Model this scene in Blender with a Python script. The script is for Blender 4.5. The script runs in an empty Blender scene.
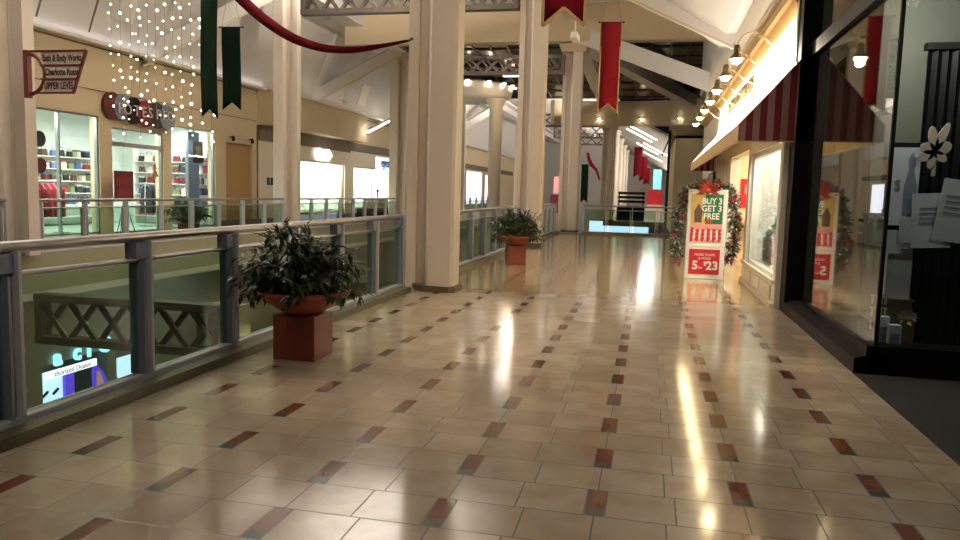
import bpy, math, random
from mathutils import Vector, Matrix
random.seed(11)
SC = bpy.context.scene
COL = SC.collection
PI = math.pi

# ------------------------------------------------------------------ colour and materials
def lin(c):
    return c / 12.92 if c <= 0.04045 else ((c + 0.055) / 1.055) ** 2.4
def rgb(r, g, b):
    return (lin(r / 255), lin(g / 255), lin(b / 255), 1.0)

class Sock:
    """tiny wrapper: arithmetic on shader sockets"""
    nt = None
    def __init__(s, x): s.x = x
    @staticmethod
    def m(op, *a):
        n = Sock.nt.nodes.new('ShaderNodeMath'); n.operation = op
        for i, v in enumerate(a):
            if isinstance(v, Sock): Sock.nt.links.new(v.x, n.inputs[i])
            else: n.inputs[i].default_value = v
        return Sock(n.outputs[0])
    def __add__(s, o): return Sock.m('ADD', s, o)
    def __sub__(s, o): return Sock.m('SUBTRACT', s, o)
    def __rsub__(s, o): return Sock.m('SUBTRACT', o, s)
    def __mul__(s, o): return Sock.m('MULTIPLY', s, o)
    def __truediv__(s, o): return Sock.m('DIVIDE', s, o)
    def floor(s): return Sock.m('FLOOR', s)
    def abs(s): return Sock.m('ABSOLUTE', s)
    def lt(s, o): return Sock.m('LESS_THAN', s, o)
    def gt(s, o): return Sock.m('GREATER_THAN', s, o)
    def mod(s, o): return Sock.m('FLOORED_MODULO', s, o)
    def max(s, o): return Sock.m('MAXIMUM', s, o)
    def min(s, o): return Sock.m('MINIMUM', s, o)

def new_mat(name):
    m = bpy.data.materials.new(name); m.use_nodes = True
    nt = m.node_tree
    b = nt.nodes['Principled BSDF']
    return m, nt, b

def mixc(nt, fac, a, b):
    n = nt.nodes.new('ShaderNodeMix'); n.data_type = 'RGBA'
    if isinstance(fac, (int, float)): n.inputs[0].default_value = fac
    else: nt.links.new(fac, n.inputs[0])
    for i, v in ((6, a), (7, b)):
        if isinstance(v, tuple): n.inputs[i].default_value = v
        else: nt.links.new(v, n.inputs[i])
    return n.outputs[2]

def noise(nt, scale, detail=3, coord='Object'):
    t = nt.nodes.new('ShaderNodeTexCoord')
    n = nt.nodes.new('ShaderNodeTexNoise')
    n.inputs['Scale'].default_value = scale; n.inputs['Detail'].default_value = detail
    nt.links.new(t.outputs[coord], n.inputs['Vector'])
    return n

def mat(name, c, rough=0.55, metal=0.0, var=0.12, scale=6.0, bump=0.0, spec=0.5):
    m, nt, b = new_mat(name)
    col = rgb(*c)
    dark = tuple(x * (1 - var) for x in col[:3]) + (1,)
    n = noise(nt, scale)
    nt.links.new(mixc(nt, n.outputs['Fac'], dark, col), b.inputs['Base Color'])
    b.inputs['Roughness'].default_value = rough
    b.inputs['Metallic'].default_value = metal
    b.inputs['Specular IOR Level'].default_value = spec
    if bump:
        bp = nt.nodes.new('ShaderNodeBump'); bp.inputs['Strength'].default_value = bump
        bp.inputs['Distance'].default_value = 0.02
        nt.links.new(n.outputs['Fac'], bp.inputs['Height']); nt.links.new(bp.outputs[0], b.inputs['Normal'])
    return m

def glow(name, c, strength, sample=True):
    m, nt, b = new_mat(name)
    b.inputs['Base Color'].default_value = rgb(*c)
    b.inputs['Emission Color'].default_value = rgb(*c)
    b.inputs['Emission Strength'].default_value = strength
    if not sample: m.cycles.emission_sampling = 'NONE'
    return m

def pane_mat(name, tint, ior=1.5, rough=0.0, body=0.0, body_col=(120, 130, 120)):
    m, nt, b = new_mat(name); nt.nodes.remove(b)
    out = nt.nodes['Material Output']
    tr = nt.nodes.new('ShaderNodeBsdfTransparent'); tr.inputs[0].default_value = rgb(*tint)
    gl = nt.nodes.new('ShaderNodeBsdfGlossy'); gl.inputs['Roughness'].default_value = rough
    ge = nt.nodes.new('ShaderNodeNewGeometry'); dt = nt.nodes.new('ShaderNodeVectorMath'); dt.operation = 'DOT_PRODUCT'
    nt.links.new(ge.outputs['Normal'], dt.inputs[0]); nt.links.new(ge.outputs['Incoming'], dt.inputs[1])
    Sock.nt = nt; f0 = ((ior-1)/(ior+1))**2
    fres = Sock.m('POWER', 1.0 - Sock(dt.outputs['Value']).abs(), 5.0) * (1-f0) + f0
    n = noise(nt, 3.0)
    bp = nt.nodes.new('ShaderNodeBump'); bp.inputs['Strength'].default_value = 0.01; bp.inputs['Distance'].default_value = 0.003
    nt.links.new(n.outputs['Fac'], bp.inputs['Height']); nt.links.new(bp.outputs[0], gl.inputs['Normal'])
    mx = nt.nodes.new('ShaderNodeMixShader')
    nt.links.new(fres.x, mx.inputs[0]); nt.links.new(tr.outputs[0], mx.inputs[1]); nt.links.new(gl.outputs[0], mx.inputs[2])
    last = mx
    if body:
        df = nt.nodes.new('ShaderNodeBsdfDiffuse'); df.inputs[0].default_value = rgb(*body_col)
        m2 = nt.nodes.new('ShaderNodeMixShader'); m2.inputs[0].default_value = body
        nt.links.new(mx.outputs[0], m2.inputs[1]); nt.links.new(df.outputs[0], m2.inputs[2]); last = m2
    nt.links.new(last.outputs[0], out.inputs[0])
    return m

def stripe_mat(name, axis, pitch, c1, c2, off=0.0, rough=0.8):
    m, nt, b = new_mat(name); Sock.nt = nt
    t = nt.nodes.new('ShaderNodeTexCoord'); s = nt.nodes.new('ShaderNodeSeparateXYZ')
    nt.links.new(t.outputs['Object'], s.inputs[0])
    v = ((Sock(s.outputs[axis]) + off) / pitch).mod(1.0).lt(0.5)
    nt.links.new(mixc(nt, v.x, rgb(*c1), rgb(*c2)), b.inputs['Base Color'])
    b.inputs['Roughness'].default_value = rough
    return m

# polished tile floor : square tiles in rows, an inlay every fourth tile, staggered row by row
TA, TW, TY, TT = -0.17638, 0.67329, 3.40724, 0.30508
def floor_mat():
    m, nt, b = new_mat('polished_tile'); Sock.nt = nt
    t = nt.nodes.new('ShaderNodeTexCoord'); sp = nt.nodes.new('ShaderNodeSeparateXYZ')
    nt.links.new(t.outputs['Object'], sp.inputs[0])
    X, Y = Sock(sp.outputs[0]), Sock(sp.outputs[1])
    v = (Y - TY) / TT + 0.5
    row = v.floor(); vf = v - row                       # 0 near edge .. 1 far edge of a row
    u = (X - TA) / TW - row.mod(2.0)
    per = ((u + 1.0) / 2.0).floor()
    x = (u + 1.0).mod(2.0) - 1.0                        # -1 .. 1 in one period
    ax = x.abs() * TW
    w = 0.046; tx = (TW - w) / 2
    inl = ax.lt(w)
    g = 0.0039
    gr = ((ax - w).abs().lt(g)).max((ax - (w + tx)).abs().lt(g)).max(ax.gt(TW - g))
    gr = gr.max(vf.lt(g / TT)).max(vf.gt(1 - g / TT))
    joint = (Y - 10.70).abs().lt(0.022)
    # tile identity for a small tone change per tile
    tid = nt.nodes.new('ShaderNodeCombineXYZ')
    k = ax.gt(w + tx) + x.gt(0.0) * 2.0 + per * 7.0
    nt.links.new(k.x, tid.inputs[0]); nt.links.new(row.x, tid.inputs[1])
    wn = nt.nodes.new('ShaderNodeTexWhiteNoise'); nt.links.new(tid.outputs[0], wn.inputs['Vector'])
    n1 = noise(nt, 4.5, 6); n2 = noise(nt, 0.55, 3)
    cream = mixc(nt, wn.outputs['Value'], rgb(172, 157, 136), rgb(198, 183, 160))
    mr = nt.nodes.new('ShaderNodeMapRange'); mr.inputs[1].default_value = 0.42; mr.inputs[2].default_value = 0.75
    nt.links.new(n1.outputs['Fac'], mr.inputs[0])
    cream = mixc(nt, (Sock(mr.outputs[0]) * 0.55).x, cream, rgb(150, 124, 92))
    # worn brownish patch with its own outline
    d = Sock.m('SQRT', ((X + 1.25) / 0.62) * ((X + 1.25) / 0.62) + ((Y - 5.45) / 0.55) * ((Y - 5.45) / 0.55))
    st = (d + (Sock(n2.outputs['Fac']) - 0.5) * 1.6 + (Sock(n1.outputs['Fac']) - 0.5) * 1.4).lt(0.85)
    cream = mixc(nt, (st * 0.3).x, cream, rgb(112, 92, 62))
    far = Y.gt(10.70)
    cream = mixc(nt, (far * 0.55).x, cream, rgb(160, 136, 84))
    red = mixc(nt, wn.outputs['Value'], rgb(96, 48, 32), rgb(128, 72, 48))
    red = mixc(nt, vf.lt(0.27).x, red, rgb(82, 84, 74))
    col = mixc(nt, inl.x, cream, red)
    col = mixc(nt, gr.max(joint).x, col, rgb(62, 46, 32))
    nt.links.new(col, b.inputs['Base Color'])
    rg = Sock(n1.outputs['Fac']) * 0.10 + 0.068 + gr * 0.3
    nt.links.new(rg.x, b.inputs['Roughness'])
    b.inputs['IOR'].default_value = 1.6
    bp = nt.nodes.new('ShaderNodeBump'); bp.inputs['Strength'].default_value = 0.25; bp.inputs['Distance'].default_value = 0.004
    hh = (1.0 - gr) + Sock(n1.outputs['Fac']) * 0.15 + Sock(wn.outputs['Value']) * 0.1
    nt.links.new(hh.x, bp.inputs['Height']); nt.links.new(bp.outputs[0], b.inputs['Normal'])
    return m

M = {}
M['tile'] = floor_mat()
M['pillar'] = mat('warm_white_paint', (220, 208, 194), 0.5, var=0.05)
M['ceiling'] = mat('ceiling_white', (222, 218, 214), 0.8, var=0.05)
M['cream'] = mat('cream_plaster', (212, 194, 160), 0.7, var=0.06)
M['ochre'] = mat('ochre_panel', (168, 132, 78), 0.6, var=0.08)
M['taupe'] = mat('taupe_band', (110, 94, 76), 0.6)
M['plinth'] = mat('plinth_stone', (82, 72, 54), 0.35)
M['curb'] = mat('curb_stone', (96, 90, 70), 0.4)
M['fascia'] = mat('slab_edge_paint', (150, 148, 124), 0.6)
M['steel'] = mat('brushed_steel', (168, 168, 170), 0.32, 0.85, var=0.1, scale=30)
M['post'] = mat('post_grey_paint', (198, 198, 206), 0.4, 0.0)
M['bluegrey'] = mat('blue_grey_plate', (134, 142, 160), 0.4, 0.0)
M['black'] = mat('black_metal', (13, 12, 12), 0.6, 0.0, spec=0.2)
M['blackpaint'] = mat('black_paint', (10, 9, 9), 0.5, spec=0.15)
M['carpet'] = mat('black_carpet', (9, 8, 8), 0.95, bump=0.4, scale=180)
M['truss'] = mat('truss_grey_brown', (82, 72, 64), 0.5, 0.2)
M['trussdark'] = mat('truss_dark', (72, 66, 56), 0.5, 0.2)
M['terracotta'] = mat('terracotta', (150, 70, 46), 0.55, var=0.22, scale=9)
M['boxterra'] = mat('terracotta_box', (134, 62, 42), 0.4, var=0.15, scale=5)
M['soil'] = mat('potting_soil', (44, 32, 24), 0.95, bump=0.6, scale=60)
M['leaf'] = mat('dark_leaf', (52, 72, 36), 0.5, var=0.5, scale=14, spec=0.25)
M['stem'] = mat('bark_stem', (84, 64, 44), 0.8)
M['redcloth'] = mat('crimson_cloth', (92, 9, 20), 0.9, spec=0.1, var=0.18, scale=12)
M['gold'] = mat('gold_edging', (158, 122, 84), 0.6)
M['greencloth'] = mat('dark_green_cloth', (8, 24, 15), 0.9, spec=0.08, var=0.2)
M['cord'] = mat('grey_cord', (92, 86, 80), 0.7)
M['white'] = mat('white_gloss_paint', (240, 236, 228), 0.35, var=0.03)
M['offwhite'] = mat('off_white_board', (234, 222, 200), 0.55, var=0.04)
M['woodlight'] = mat('pale_wood_trim', (226, 188, 128), 0.5)
M['skyglass'] = mat('night_skylight_glass', (8, 9, 11), 0.12)
M['brownred'] = mat('maroon_metal', (92, 34, 28), 0.4, 0.2)
M['signface'] = mat('sign_pale_panel', (196, 182, 170), 0.6)
M['signtext'] = mat('sign_dark_text', (40, 24, 22), 0.6)
M['paper'] = mat('white_paper', (206, 214, 226), 0.8)
M['greywall'] = mat('grey_display_wall', (92, 94, 84), 0.7)
M['brass'] = mat('aged_brass', (92, 78, 52), 0.4, 0.6)
M['cable'] = mat('cream_tube_arm', (222, 204, 168), 0.45)
M['green'] = mat('poster_green', (34, 108, 62), 0.6)
M['posterred'] = mat('poster_red', (196, 28, 44), 0.6)
M['gingham'] = mat('poster_pink', (226, 150, 140), 0.6)
M['posteryellow'] = mat('poster_yellow', (224, 186, 104), 0.6, var=0.35, scale=9)
M['pine'] = mat('frosted_pine', (148, 152, 134), 0.85, var=0.55, scale=26)
M['berry'] = mat('red_berry', (170, 34, 38), 0.5)
M['bow'] = mat('rust_red_bow', (176, 60, 40), 0.6)
M['snow'] = mat('white_felt', (238, 236, 230), 0.9)
M['lowerfloor'] = mat('lower_tile', (130, 120, 96), 0.3)
M['glass_rail'] = pane_mat('railing_glass', (222, 236, 226), 1.45, body=0.035)
M['glass_shop'] = pane_mat('shop_glass', (236, 240, 238), 1.45)
M['glass_dark'] = pane_mat('dark_shop_glass', (238, 240, 236), 1.95)
M['bulb'] = glow('bulb_warm', (255, 232, 196), 9, False)
M['lampglow'] = glow('lamp_bulb', (255, 226, 170), 60, False)
M['tube'] = glow('tube_light', (255, 248, 236), 7)
M['dotlight'] = glow('downlight_lens', (255, 240, 214), 30, False)
M['lit_white'] = glow('lit_sign_white', (255, 250, 236), 6)
M['lit_strip'] = glow('lit_strip_pale', (236, 240, 255), 1.8)
M['lit_blue'] = glow('lit_sign_blue', (150, 215, 245), 1.8)
M['lit_panel'] = glow('lit_panel_pale', (190, 214, 250), 1.4)
M['lit_purple'] = glow('lit_panel_purple', (86, 58, 190), 1.2)
M['lit_amber'] = glow('lit_poster_amber', (210, 150, 150), 0.5)
M['lit_teal'] = glow('lit_sign_teal', (110, 220, 215), 1.0)
M['shopwall'] = mat('shop_white_wall', (226, 232, 226), 0.7)
M['shopfloor'] = mat('shop_floor', (190, 200, 190), 0.3)
M['warmwall'] = mat('warm_shop_wall', (236, 216, 180), 0.6)
M['blue'] = mat('blue_panel', (92, 132, 178), 0.6)

# ------------------------------------------------------------------ mesh builder
class MB:
    def __init__(s): s.v = []; s.f = []; s.mi = []; s.sm = []
    def add(s, vs, fs, mi=0, smooth=False):
        o = len(s.v); s.v += [tuple(p) for p in vs]
        for f in fs: s.f.append([o + i for i in f]); s.mi.append(mi); s.sm.append(smooth)
        return s
    def box(s, x0, x1, y0, y1, z0, z1, mi=0):
        return s.add([(x0,y0,z0),(x1,y0,z0),(x1,y1,z0),(x0,y1,z0),(x0,y0,z1),(x1,y0,z1),(x1,y1,z1),(x0,y1,z1)],
            [(0,3,2,1),(4,5,6,7),(0,1,5,4),(1,2,6,5),(2,3,7,6),(3,0,4,7)], mi)
    def bar(s, a, b, w, h, up=(0,0,1), mi=0):
        a, b = Vector(a), Vector(b); d = (b - a).normalized(); u = Vector(up)
        r = d.cross(u)
        if r.length < 1e-4: r = d.cross(Vector((1,0,0)))
        r.normalize(); u = r.cross(d).normalized()
        vs = [p + r*sx*w/2 + u*sz*h/2 for p in (a, b) for sx, sz in ((-1,-1),(1,-1),(1,1),(-1,1))]
        return s.add(vs, [(0,1,2,3),(7,6,5,4),(0,4,5,1),(1,5,6,2),(2,6,7,3),(3,7,4,0)], mi)
    def tube(s, path, r, n=8, mi=0, cap=True):
        P = [Vector(p) for p in path]; R = r if isinstance(r, (list, tuple)) else [r]*len(P)
        vs = []; prev = None
        for i, p in enumerate(P):
            d = (P[min(i+1, len(P)-1)] - P[max(i-1, 0)]).normalized()
            if prev is None:
                a = d.cross(Vector((0,0,1)))
                if a.length < 1e-3: a = d.cross(Vector((1,0,0)))
            else: a = prev - d * prev.dot(d)
            a.normalize(); prev = a; c = d.cross(a)
            vs += [p + (a*math.cos(2*PI*k/n) + c*math.sin(2*PI*k/n))*R[i] for k in range(n)]
        fs = [(i*n+k, i*n+(k+1)%n, (i+1)*n+(k+1)%n, (i+1)*n+k) for i in range(len(P)-1) for k in range(n)]
        s.add(vs, fs, mi, True)
        if cap:
            s.add(vs[:n], [tuple(range(n))[::-1]], mi); s.add(vs[-n:], [tuple(range(n))], mi)
        return s
    def lathe(s, prof, c=(0,0,0), n=24, mi=0, smooth=True):
        vs = [(c[0]+r*math.cos(2*PI*k/n), c[1]+r*math.sin(2*PI*k/n), c[2]+z) for r, z in prof for k in range(n)]
        fs = [(i*n+k, i*n+(k+1)%n, (i+1)*n+(k+1)%n, (i+1)*n+k) for i in range(len(prof)-1) for k in range(n)]
        s.add(vs, fs, mi, smooth)
        if prof[0][0] > 1e-4: s.add(vs[:n], [tuple(range(n))[::-1]], mi)
        if prof[-1][0] > 1e-4: s.add(vs[-n:], [tuple(range(n))], mi)
        return s
    def prism(s, poly, lo, hi, axis=2, mi=0):
        def P(a, b, t):
            return (a, b, t) if axis == 2 else (a, t, b) if axis == 1 else (t, a, b)
        n = len(poly)
        vs = [P(a, b, lo) for a, b in poly] + [P(a, b, hi) for a, b in poly]
        return s.add(vs, [tuple(range(n))[::-1], tuple(range(n, 2*n))] + [(i, (i+1)%n, n+(i+1)%n, n+i) for i in range(n)], mi)
    def ball(s, c, r, n=8, mi=0, sz=1.0):
        m = max(4, n//2)
        prof = [(max(1e-5, r*math.sin(PI*i/m)), -r*sz*math.cos(PI*i/m)) for i in range(m+1)]
        return s.lathe(prof, c, n, mi)
    def leaf(s, p, d, L, W, up, mi=0, bend=0.15):
        p = Vector(p); d = Vector(d).normalized(); r = d.cross(Vector(up))
        if r.length < 1e-3: r = Vector((1,0,0))
        r.normalize(); u = r.cross(d)
        q = p + d*L*0.5 - u*W*0.12
        return s.add([p, q - r*W/2 + u*W*0.2, p + d*L - u*L*bend, q + r*W/2 + u*W*0.2, q], [(0,4,1),(1,4,2),(0,3,4),(3,2,4)], mi, True)
    def build(s, name, mats, parent=None, loc=(0,0,0), rotz=0, bevel=0, fix=True):
        me = bpy.data.meshes.new(name); me.from_pydata(s.v, [], s.f)
        mats = mats if isinstance(mats, (list, tuple)) else [mats]
        for m in mats: me.materials.append(M[m] if isinstance(m, str) else m)
        for p, mi, sm in zip(me.polygons, s.mi, s.sm): p.material_index = mi; p.use_smooth = sm
        me.update()
        o = bpy.data.objects.new(name, me); COL.objects.link(o)
        o.location = loc; o.rotation_euler = (0,0,rotz)
        if parent: o.parent = parent
        if bevel:
            b = o.modifiers.new('bevel', 'BEVEL'); b.width = bevel; b.segments = 2; b.limit_method = 'ANGLE'
        return o

def tag(o, label=None, cat=None, group=None, kind=None):
    if label: o['label'] = label
    if cat: o['category'] = cat
    if group: o['group'] = group
    if kind: o['kind'] = kind
    return o
def thing(name, label, cat, loc=(0,0,0), rotz=0, group=None, kind=None):
    o = bpy.data.objects.new(name, None); COL.objects.link(o)
    o.location = loc; o.rotation_euler = (0,0,rotz); o.empty_display_size = 0.2
    return tag(o, label, cat, group, kind)
def struct(name, mb, mats, parent=None, **k):
    o = mb.build(name, mats, parent, **k)
    if not parent: o['kind'] = 'structure'
    return o
def dup(root, loc, rotz=None, label=None, scale=None):
    r = root.copy(); COL.objects.link(r); r.location = loc
    if rotz is not None: r.rotation_euler = (0,0,rotz)
    if label: r['label'] = label
    if scale: r.scale = scale
    for ch in list(root.children):
        c = ch.copy(); COL.objects.link(c); c.parent = r
        for g in list(ch.children):
            d = g.copy(); COL.objects.link(d); d.parent = c
    return r

_FONTS = {}
def text(name, s, size, m, parent, loc, right, up, align='CENTER', depth=0.004, sx=1.0, bold=0.0):
    cu = bpy.data.curves.new(name, 'FONT'); cu.body = s; cu.size = size; cu.align_x = align; cu.align_y = 'CENTER'
    cu.extrude = depth; cu.offset = bold; cu.resolution_u = 3
    tmp = bpy.data.objects.new('tmp', cu); COL.objects.link(tmp)
    dg = bpy.context.evaluated_depsgraph_get(); dg.update()
    me = bpy.data.meshes.new_from_object(tmp.evaluated_get(dg)); me.name = name
    bpy.data.objects.remove(tmp); bpy.data.curves.remove(cu)
    R, U = Vector(right).normalized(), Vector(up).normalized(); N = R.cross(U)
    mx = Matrix((R*sx, U, N)).transposed()
    for v in me.vertices: v.co = mx @ v.co
    me.materials.clear(); me.materials.append(M[m] if isinstance(m, str) else m)
    o = bpy.data.objects.new(name, me); COL.objects.link(o); o.location = loc
    if parent: o.parent = parent
    return o

def lamp(name, kind, loc, energy, color=(255, 226, 180), size=0.05, target=None, angle=None, blend=0.5, parent=None, sy=None):
    l = bpy.data.lights.new(name, kind); l.energy = energy; l.color = rgb(*color)[:3]
    if kind == 'AREA':
        l.size = size
        if sy: l.shape = 'RECTANGLE'; l.size_y = sy
    else: l.shadow_soft_size = size
    if kind == 'SPOT': l.spot_size = angle; l.spot_blend = blend
    o = bpy.data.objects.new(name, l); COL.objects.link(o); o.location = loc
    if target is not None:
        z = (Vector(loc) - Vector(target)).normalized()
        y = Vector((0,1,0)) - z*z.y
        y = y.normalized() if y.length > 0.05 else Vector((1,0,0))
        o.rotation_euler = Matrix((y.cross(z), y, z)).transposed().to_euler()
    return o

W_ = (255, 226, 186); N_ = (255, 244, 230); C_ = (244, 242, 250)

# ------------------------------------------------------------------ camera
f, yaw, pitch, roll, H = 748.4, 0.21972, 0.10326, 0.02704, 1.424
fw = Vector((-math.sin(yaw)*math.cos(pitch), math.cos(yaw)*math.cos(pitch), -math.sin(pitch)))
r0 = Vector((math.cos(yaw), math.sin(yaw), 0)); u0 = r0.cross(fw)
R_ = r0*math.cos(roll) + u0*math.sin(roll); U_ = u0*math.cos(roll) - r0*math.sin(roll)
cam = bpy.data.cameras.new('camera'); cam.sensor_width = 36; cam.lens = f/960*36; cam.clip_end = 300
co = bpy.data.objects.new('camera', cam); COL.objects.link(co)
mw = Matrix((R_, U_, -fw)).transposed().to_4x4(); mw.translation = (0, 0, H); co.matrix_world = mw
SC.camera = co

# ------------------------------------------------------------------ floors and slabs
XR, XW = 1.73, -14.6            # shop fronts on the near side, wall across the atrium
struct('floor', MB().box(-3.36, XR, -3, 28.1, -0.12, 0).box(XR, 7, 10.4, 28.1, -0.12, 0).box(1.2, 7, 28.1, 60, -0.12, 0), 'tile')
struct('floor_entrance', MB().box(XR, 6, -3, 10.4, -0.12, 0.002), 'carpet')
struct('floor_across', MB().box(XW-4.5, -11.75, 0, 62, -0.12, -0.001), 'lowerfloor')
struct('trim_1', MB().box(-3.5, -3.36, -3, 28.1, -0.75, 0.0).box(-3.36, 1.2, 28.1, 28.3, -0.75, 0), 'fascia')
struct('trim_2', MB().box(-11.75, -11.6, 0, 62, -0.75, 0.0), 'fascia')
struct('ceiling_lower', MB().box(-19, -11.6, 0, 62, -0.9, -0.75).box(-3.5, 7, -3, 28.3, -0.9, -0.75), 'ceiling')
struct('floor_lower', MB().box(-19, 7, -3, 75, -5.3, -5.2), 'lowerfloor')
struct('trim_3', MB().box(-3.36, -3.24, -3, 10.05, 0, 0.07).box(-3.36, -3.24, 10.95, 20.1, 0, 0.07).box(-3.36, -3.24, 21.0, 27.95, 0, 0.07).box(-2.4, 1.2, 27.85, 28.1, 0, 0.09), 'curb')

# ------------------------------------------------------------------ glass railings
def railing(name, label, p0, p1, n, top=1.09, group=None, blocks=True, skip_ends=False):
    p0, p1 = Vector(p0), Vector(p1); L = (p1 - p0).length; a = math.atan2(p1.y - p0.y, p1.x - p0.x)
    t = thing(name, label, 'railing', p0, a, group)
    MB().tube([(0,0,top-0.035),(L,0,top-0.035)], 0.034, 12).build('handrail', 'steel', t)
    MB().tube([(0,0,top-0.19),(L,0,top-0.19)], 0.018, 8).build('mid_rail', 'steel', t)
    MB().box(0, L, -0.05, 0.05, 0.0, 0.10).build('base_channel', 'post', t, bevel=0.008)
    for k in range(n+1):
        x = min(max(L*k/n, 0.06), L-0.06)
        ps = MB().box(x-0.012, x+0.012, -0.07, 0.07, 0.10, top-0.06).build('post', 'post', t)
        MB().box(x-0.075, x-0.055, -0.06, 0.06, 0.10, top-0.19).build('second_plate', 'bluegrey' if blocks else 'post', ps)
        if blocks:
            MB().box(x-0.13, x-0.013, -0.045, 0.045, top-0.175, top-0.07).build('bracket_plate', 'bluegrey', ps)
            for z in (0.22, 0.45, 0.68): MB().box(x+0.012, x+0.07, -0.02, 0.02, z, z+0.03).build('glass_clamp', 'steel', ps)
        if k < n:
            MB().box(L*k/n+0.07, L*(k+1)/n-0.065, -0.006, 0.006, 0.10, top-0.21).build('glass_panel', 'glass_rail', t)
    return t
S0 = 1.164
railing('glass_railing', 'steel and glass railing along the atrium edge beside the nearest potted plant', (-3.43, 3.60-4*S0, 0), (-3.43, 10.18, 0), 10)
railing('glass_railing', 'steel and glass railing between the first and second walkway pillars', (-3.43, 10.95, 0), (-3.43, 20.1, 0), 8)
railing('glass_railing', 'short steel and glass railing past the second walkway pillar', (-3.43, 21.0, 0), (-3.43, 27.85, 0), 6, blocks=False)
railing('glass_railing', 'steel and glass railing closing the far end of the tiled walkway', (-2.4, 28.0, 0), (1.2, 28.0, 0), 4, blocks=False)
railing('glass_railing', 'short glass railing left of the far end pillar', (-4.9, 28.0, 0), (-3.36, 28.0, 0), 2, blocks=False)
railing('glass_railing', 'glass railing across the atrium in front of the shop with the round sign', (-11.7, 12.45, 0), (-11.7, 22.6, 0), 8, 1.07, blocks=False)
railing('glass_railing', 'glass railing across the atrium at the far left behind the directory arm', (-11.7, 5.0, 0), (-11.7, 11.7, 0), 5, 1.07, blocks=False)
railing('glass_railing', 'glass railing across the atrium in front of the brightly lit white shops', (-11.7, 23.4, 0), (-11.7, 33.6, 0), 8, 1.07, blocks=False)
railing('glass_railing', 'distant glass railing across the atrium beyond the lit shops', (-11.7, 34.5, 0), (-11.7, 56, 0), 12, 1.07, blocks=False)

# ------------------------------------------------------------------ pillars
def pillar(x, y, top, label, mirror=False):
    s = -1 if mirror else 1
    t = thing('pillar', label, 'pillar', (x, y, 0), 0, None, 'structure')
    prof = [(-0.40,-0.16),(-0.25,-0.16),(-0.25,-0.08),(-0.085,-0.08),(-0.085,-0.14),(-0.065,-0.14),(-0.065,-0.08),(-0.045,-0.08),(-0.045,-0.34),(0.0,-0.37),(0.32,-0.37),(0.36,-0.33),(0.36,0.02),(0.32,0.06),(-0.045,0.10),(-0.40,0.1)]
    prof = [(a*s, b) for a, b in prof]
    if mirror: prof = prof[::-1]
    MB().prism(prof, 0.0, top).build('shaft', 'pillar', t)
    pl = [(-0.28,-0.22),(-0.08,-0.40),(0.32,-0.41),(0.40,-0.34),(0.40,0.08),(0.32,0.14),(-0.28,0.14)]
    pl = [(a*s, b) for a, b in pl]
    if mirror: pl = pl[::-1]
    MB().prism(pl, 0, 0.085).build('plinth', 'plinth', t)
    MB().box(-0.46, 0.46, -0.46, 0.46, top-0.28, top-0.12).box(-0.52, 0.52, -0.52, 0.52, top-0.12, top).build('capital', 'cream', t)
    return t
pillar(-3.03, 10.52, 8.2, 'nearest tall white pillar on the walkway, ending the front railing')
pillar(-3.24, 20.6, 8.2, 'second tall white pillar behind the farther potted plant')
pillar(-3.02, 28.9, 7.0, 'white pillar at the far end railing with a visible capital')
pillar(-11.78, 12.05, 8.2, 'white pillar carrying the maroon directory arm', True)
pillar(-11.75, 23.0, 8.2, 'white pillar across the atrium left of the bright white shops', True)
pillar(-11.75, 34.2, 7.75, 'cream pillar across the atrium right of the bright white shops', True)
pillar(-11.7, 45.5, 7.75, 'distant pillar across the atrium, third beyond the bright shops', True)
struct('column_rotunda', MB().lathe([(0.36,-5.2),(0.33,-4.6),(0.33,5.7),(0.45,5.85),(0.5,6.1)], (-7.75, 37.4, 0), 20), 'pillar')
pillar(-11.7, 67.5, 7.75, 'farthest pillar across the atrium, seen beside the second walkway pillar', True)
pillar(-2.35, 43.0, 5.4, 'slim pillar beyond the far railing left of the small red banners')

# ------------------------------------------------------------------ wall across the atrium with its shop openings
WT = 5.1
wl = MB()
T0, T1 = XW-0.3, XW
def wseg(y0, y1, z0, z1, mb=None): (mb or wl).box(T0, T1, y0, y1, z0, z1)
wseg(0, 13.2, 0, WT)
wseg(13.2, 17.72, 3.2, WT); wseg(17.72, 18.2, 0, WT); wseg(18.2, 20.46, 2.95, WT); wseg(20.46, 20.86, 0, WT)
wseg(20.86, 23.28, 3.25, WT); wseg(23.28, 23.94, 0, WT); wseg(23.94, 25.74, 2.95, WT); wseg(25.74, 26.1, 0, WT)
wseg(26.1, 29.5, 0, WT); wseg(29.5, 34.45, 2.6, WT); wseg(34.45, 35.5, 0, WT); wseg(35.5, 41.3, 2.55, WT); wseg(41.3, 62, 0, WT)
wseg(29.5, 34.45, 0, 0.38); wseg(35.5, 41.3, 0, 0.3)
struct('wall_left', wl, 'cream')
struct('wall_store_band', MB().box(XW, XW+0.04, 26.12, 29.4, 0, 3.15).box(XW, XW+0.05, 29.4, 29.6, 0, 3.15).box(XW, XW+0.05, 29.6, 34.4, 2.62, 3.2).box(XW, XW+0.05, 34.4, 41.4, 2.56, 3.3).box(XW, XW+0.05, 34.4, 35.5, 0, 2.56), 'offwhite')
struct('trim_4', MB().box(XW, XW+0.08, 26.12, 35.0, 3.2, 3.74).box(XW, XW+0.08, 35.0, 41.4, 3.3, 3.72), 'taupe')
struct('trim_5', MB().box(XW, XW+0.03, 0, 62, 4.98, 5.02).box(XW, XW+0.02, 0, 26, 3.86, 3.88).box(XW, XW+0.04, 26.05, 26.11, 0, 3.7), 'taupe')
struct('trim_6', MB().box(XW-0.02, XW+0.7, 26.1, 35.6, 3.74, 5.0), 'cream')
struct('baseboard_left', MB().box(XW, XW+0.05, 23.3, 41.3, 0.0, 0.2), 'taupe')
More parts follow.
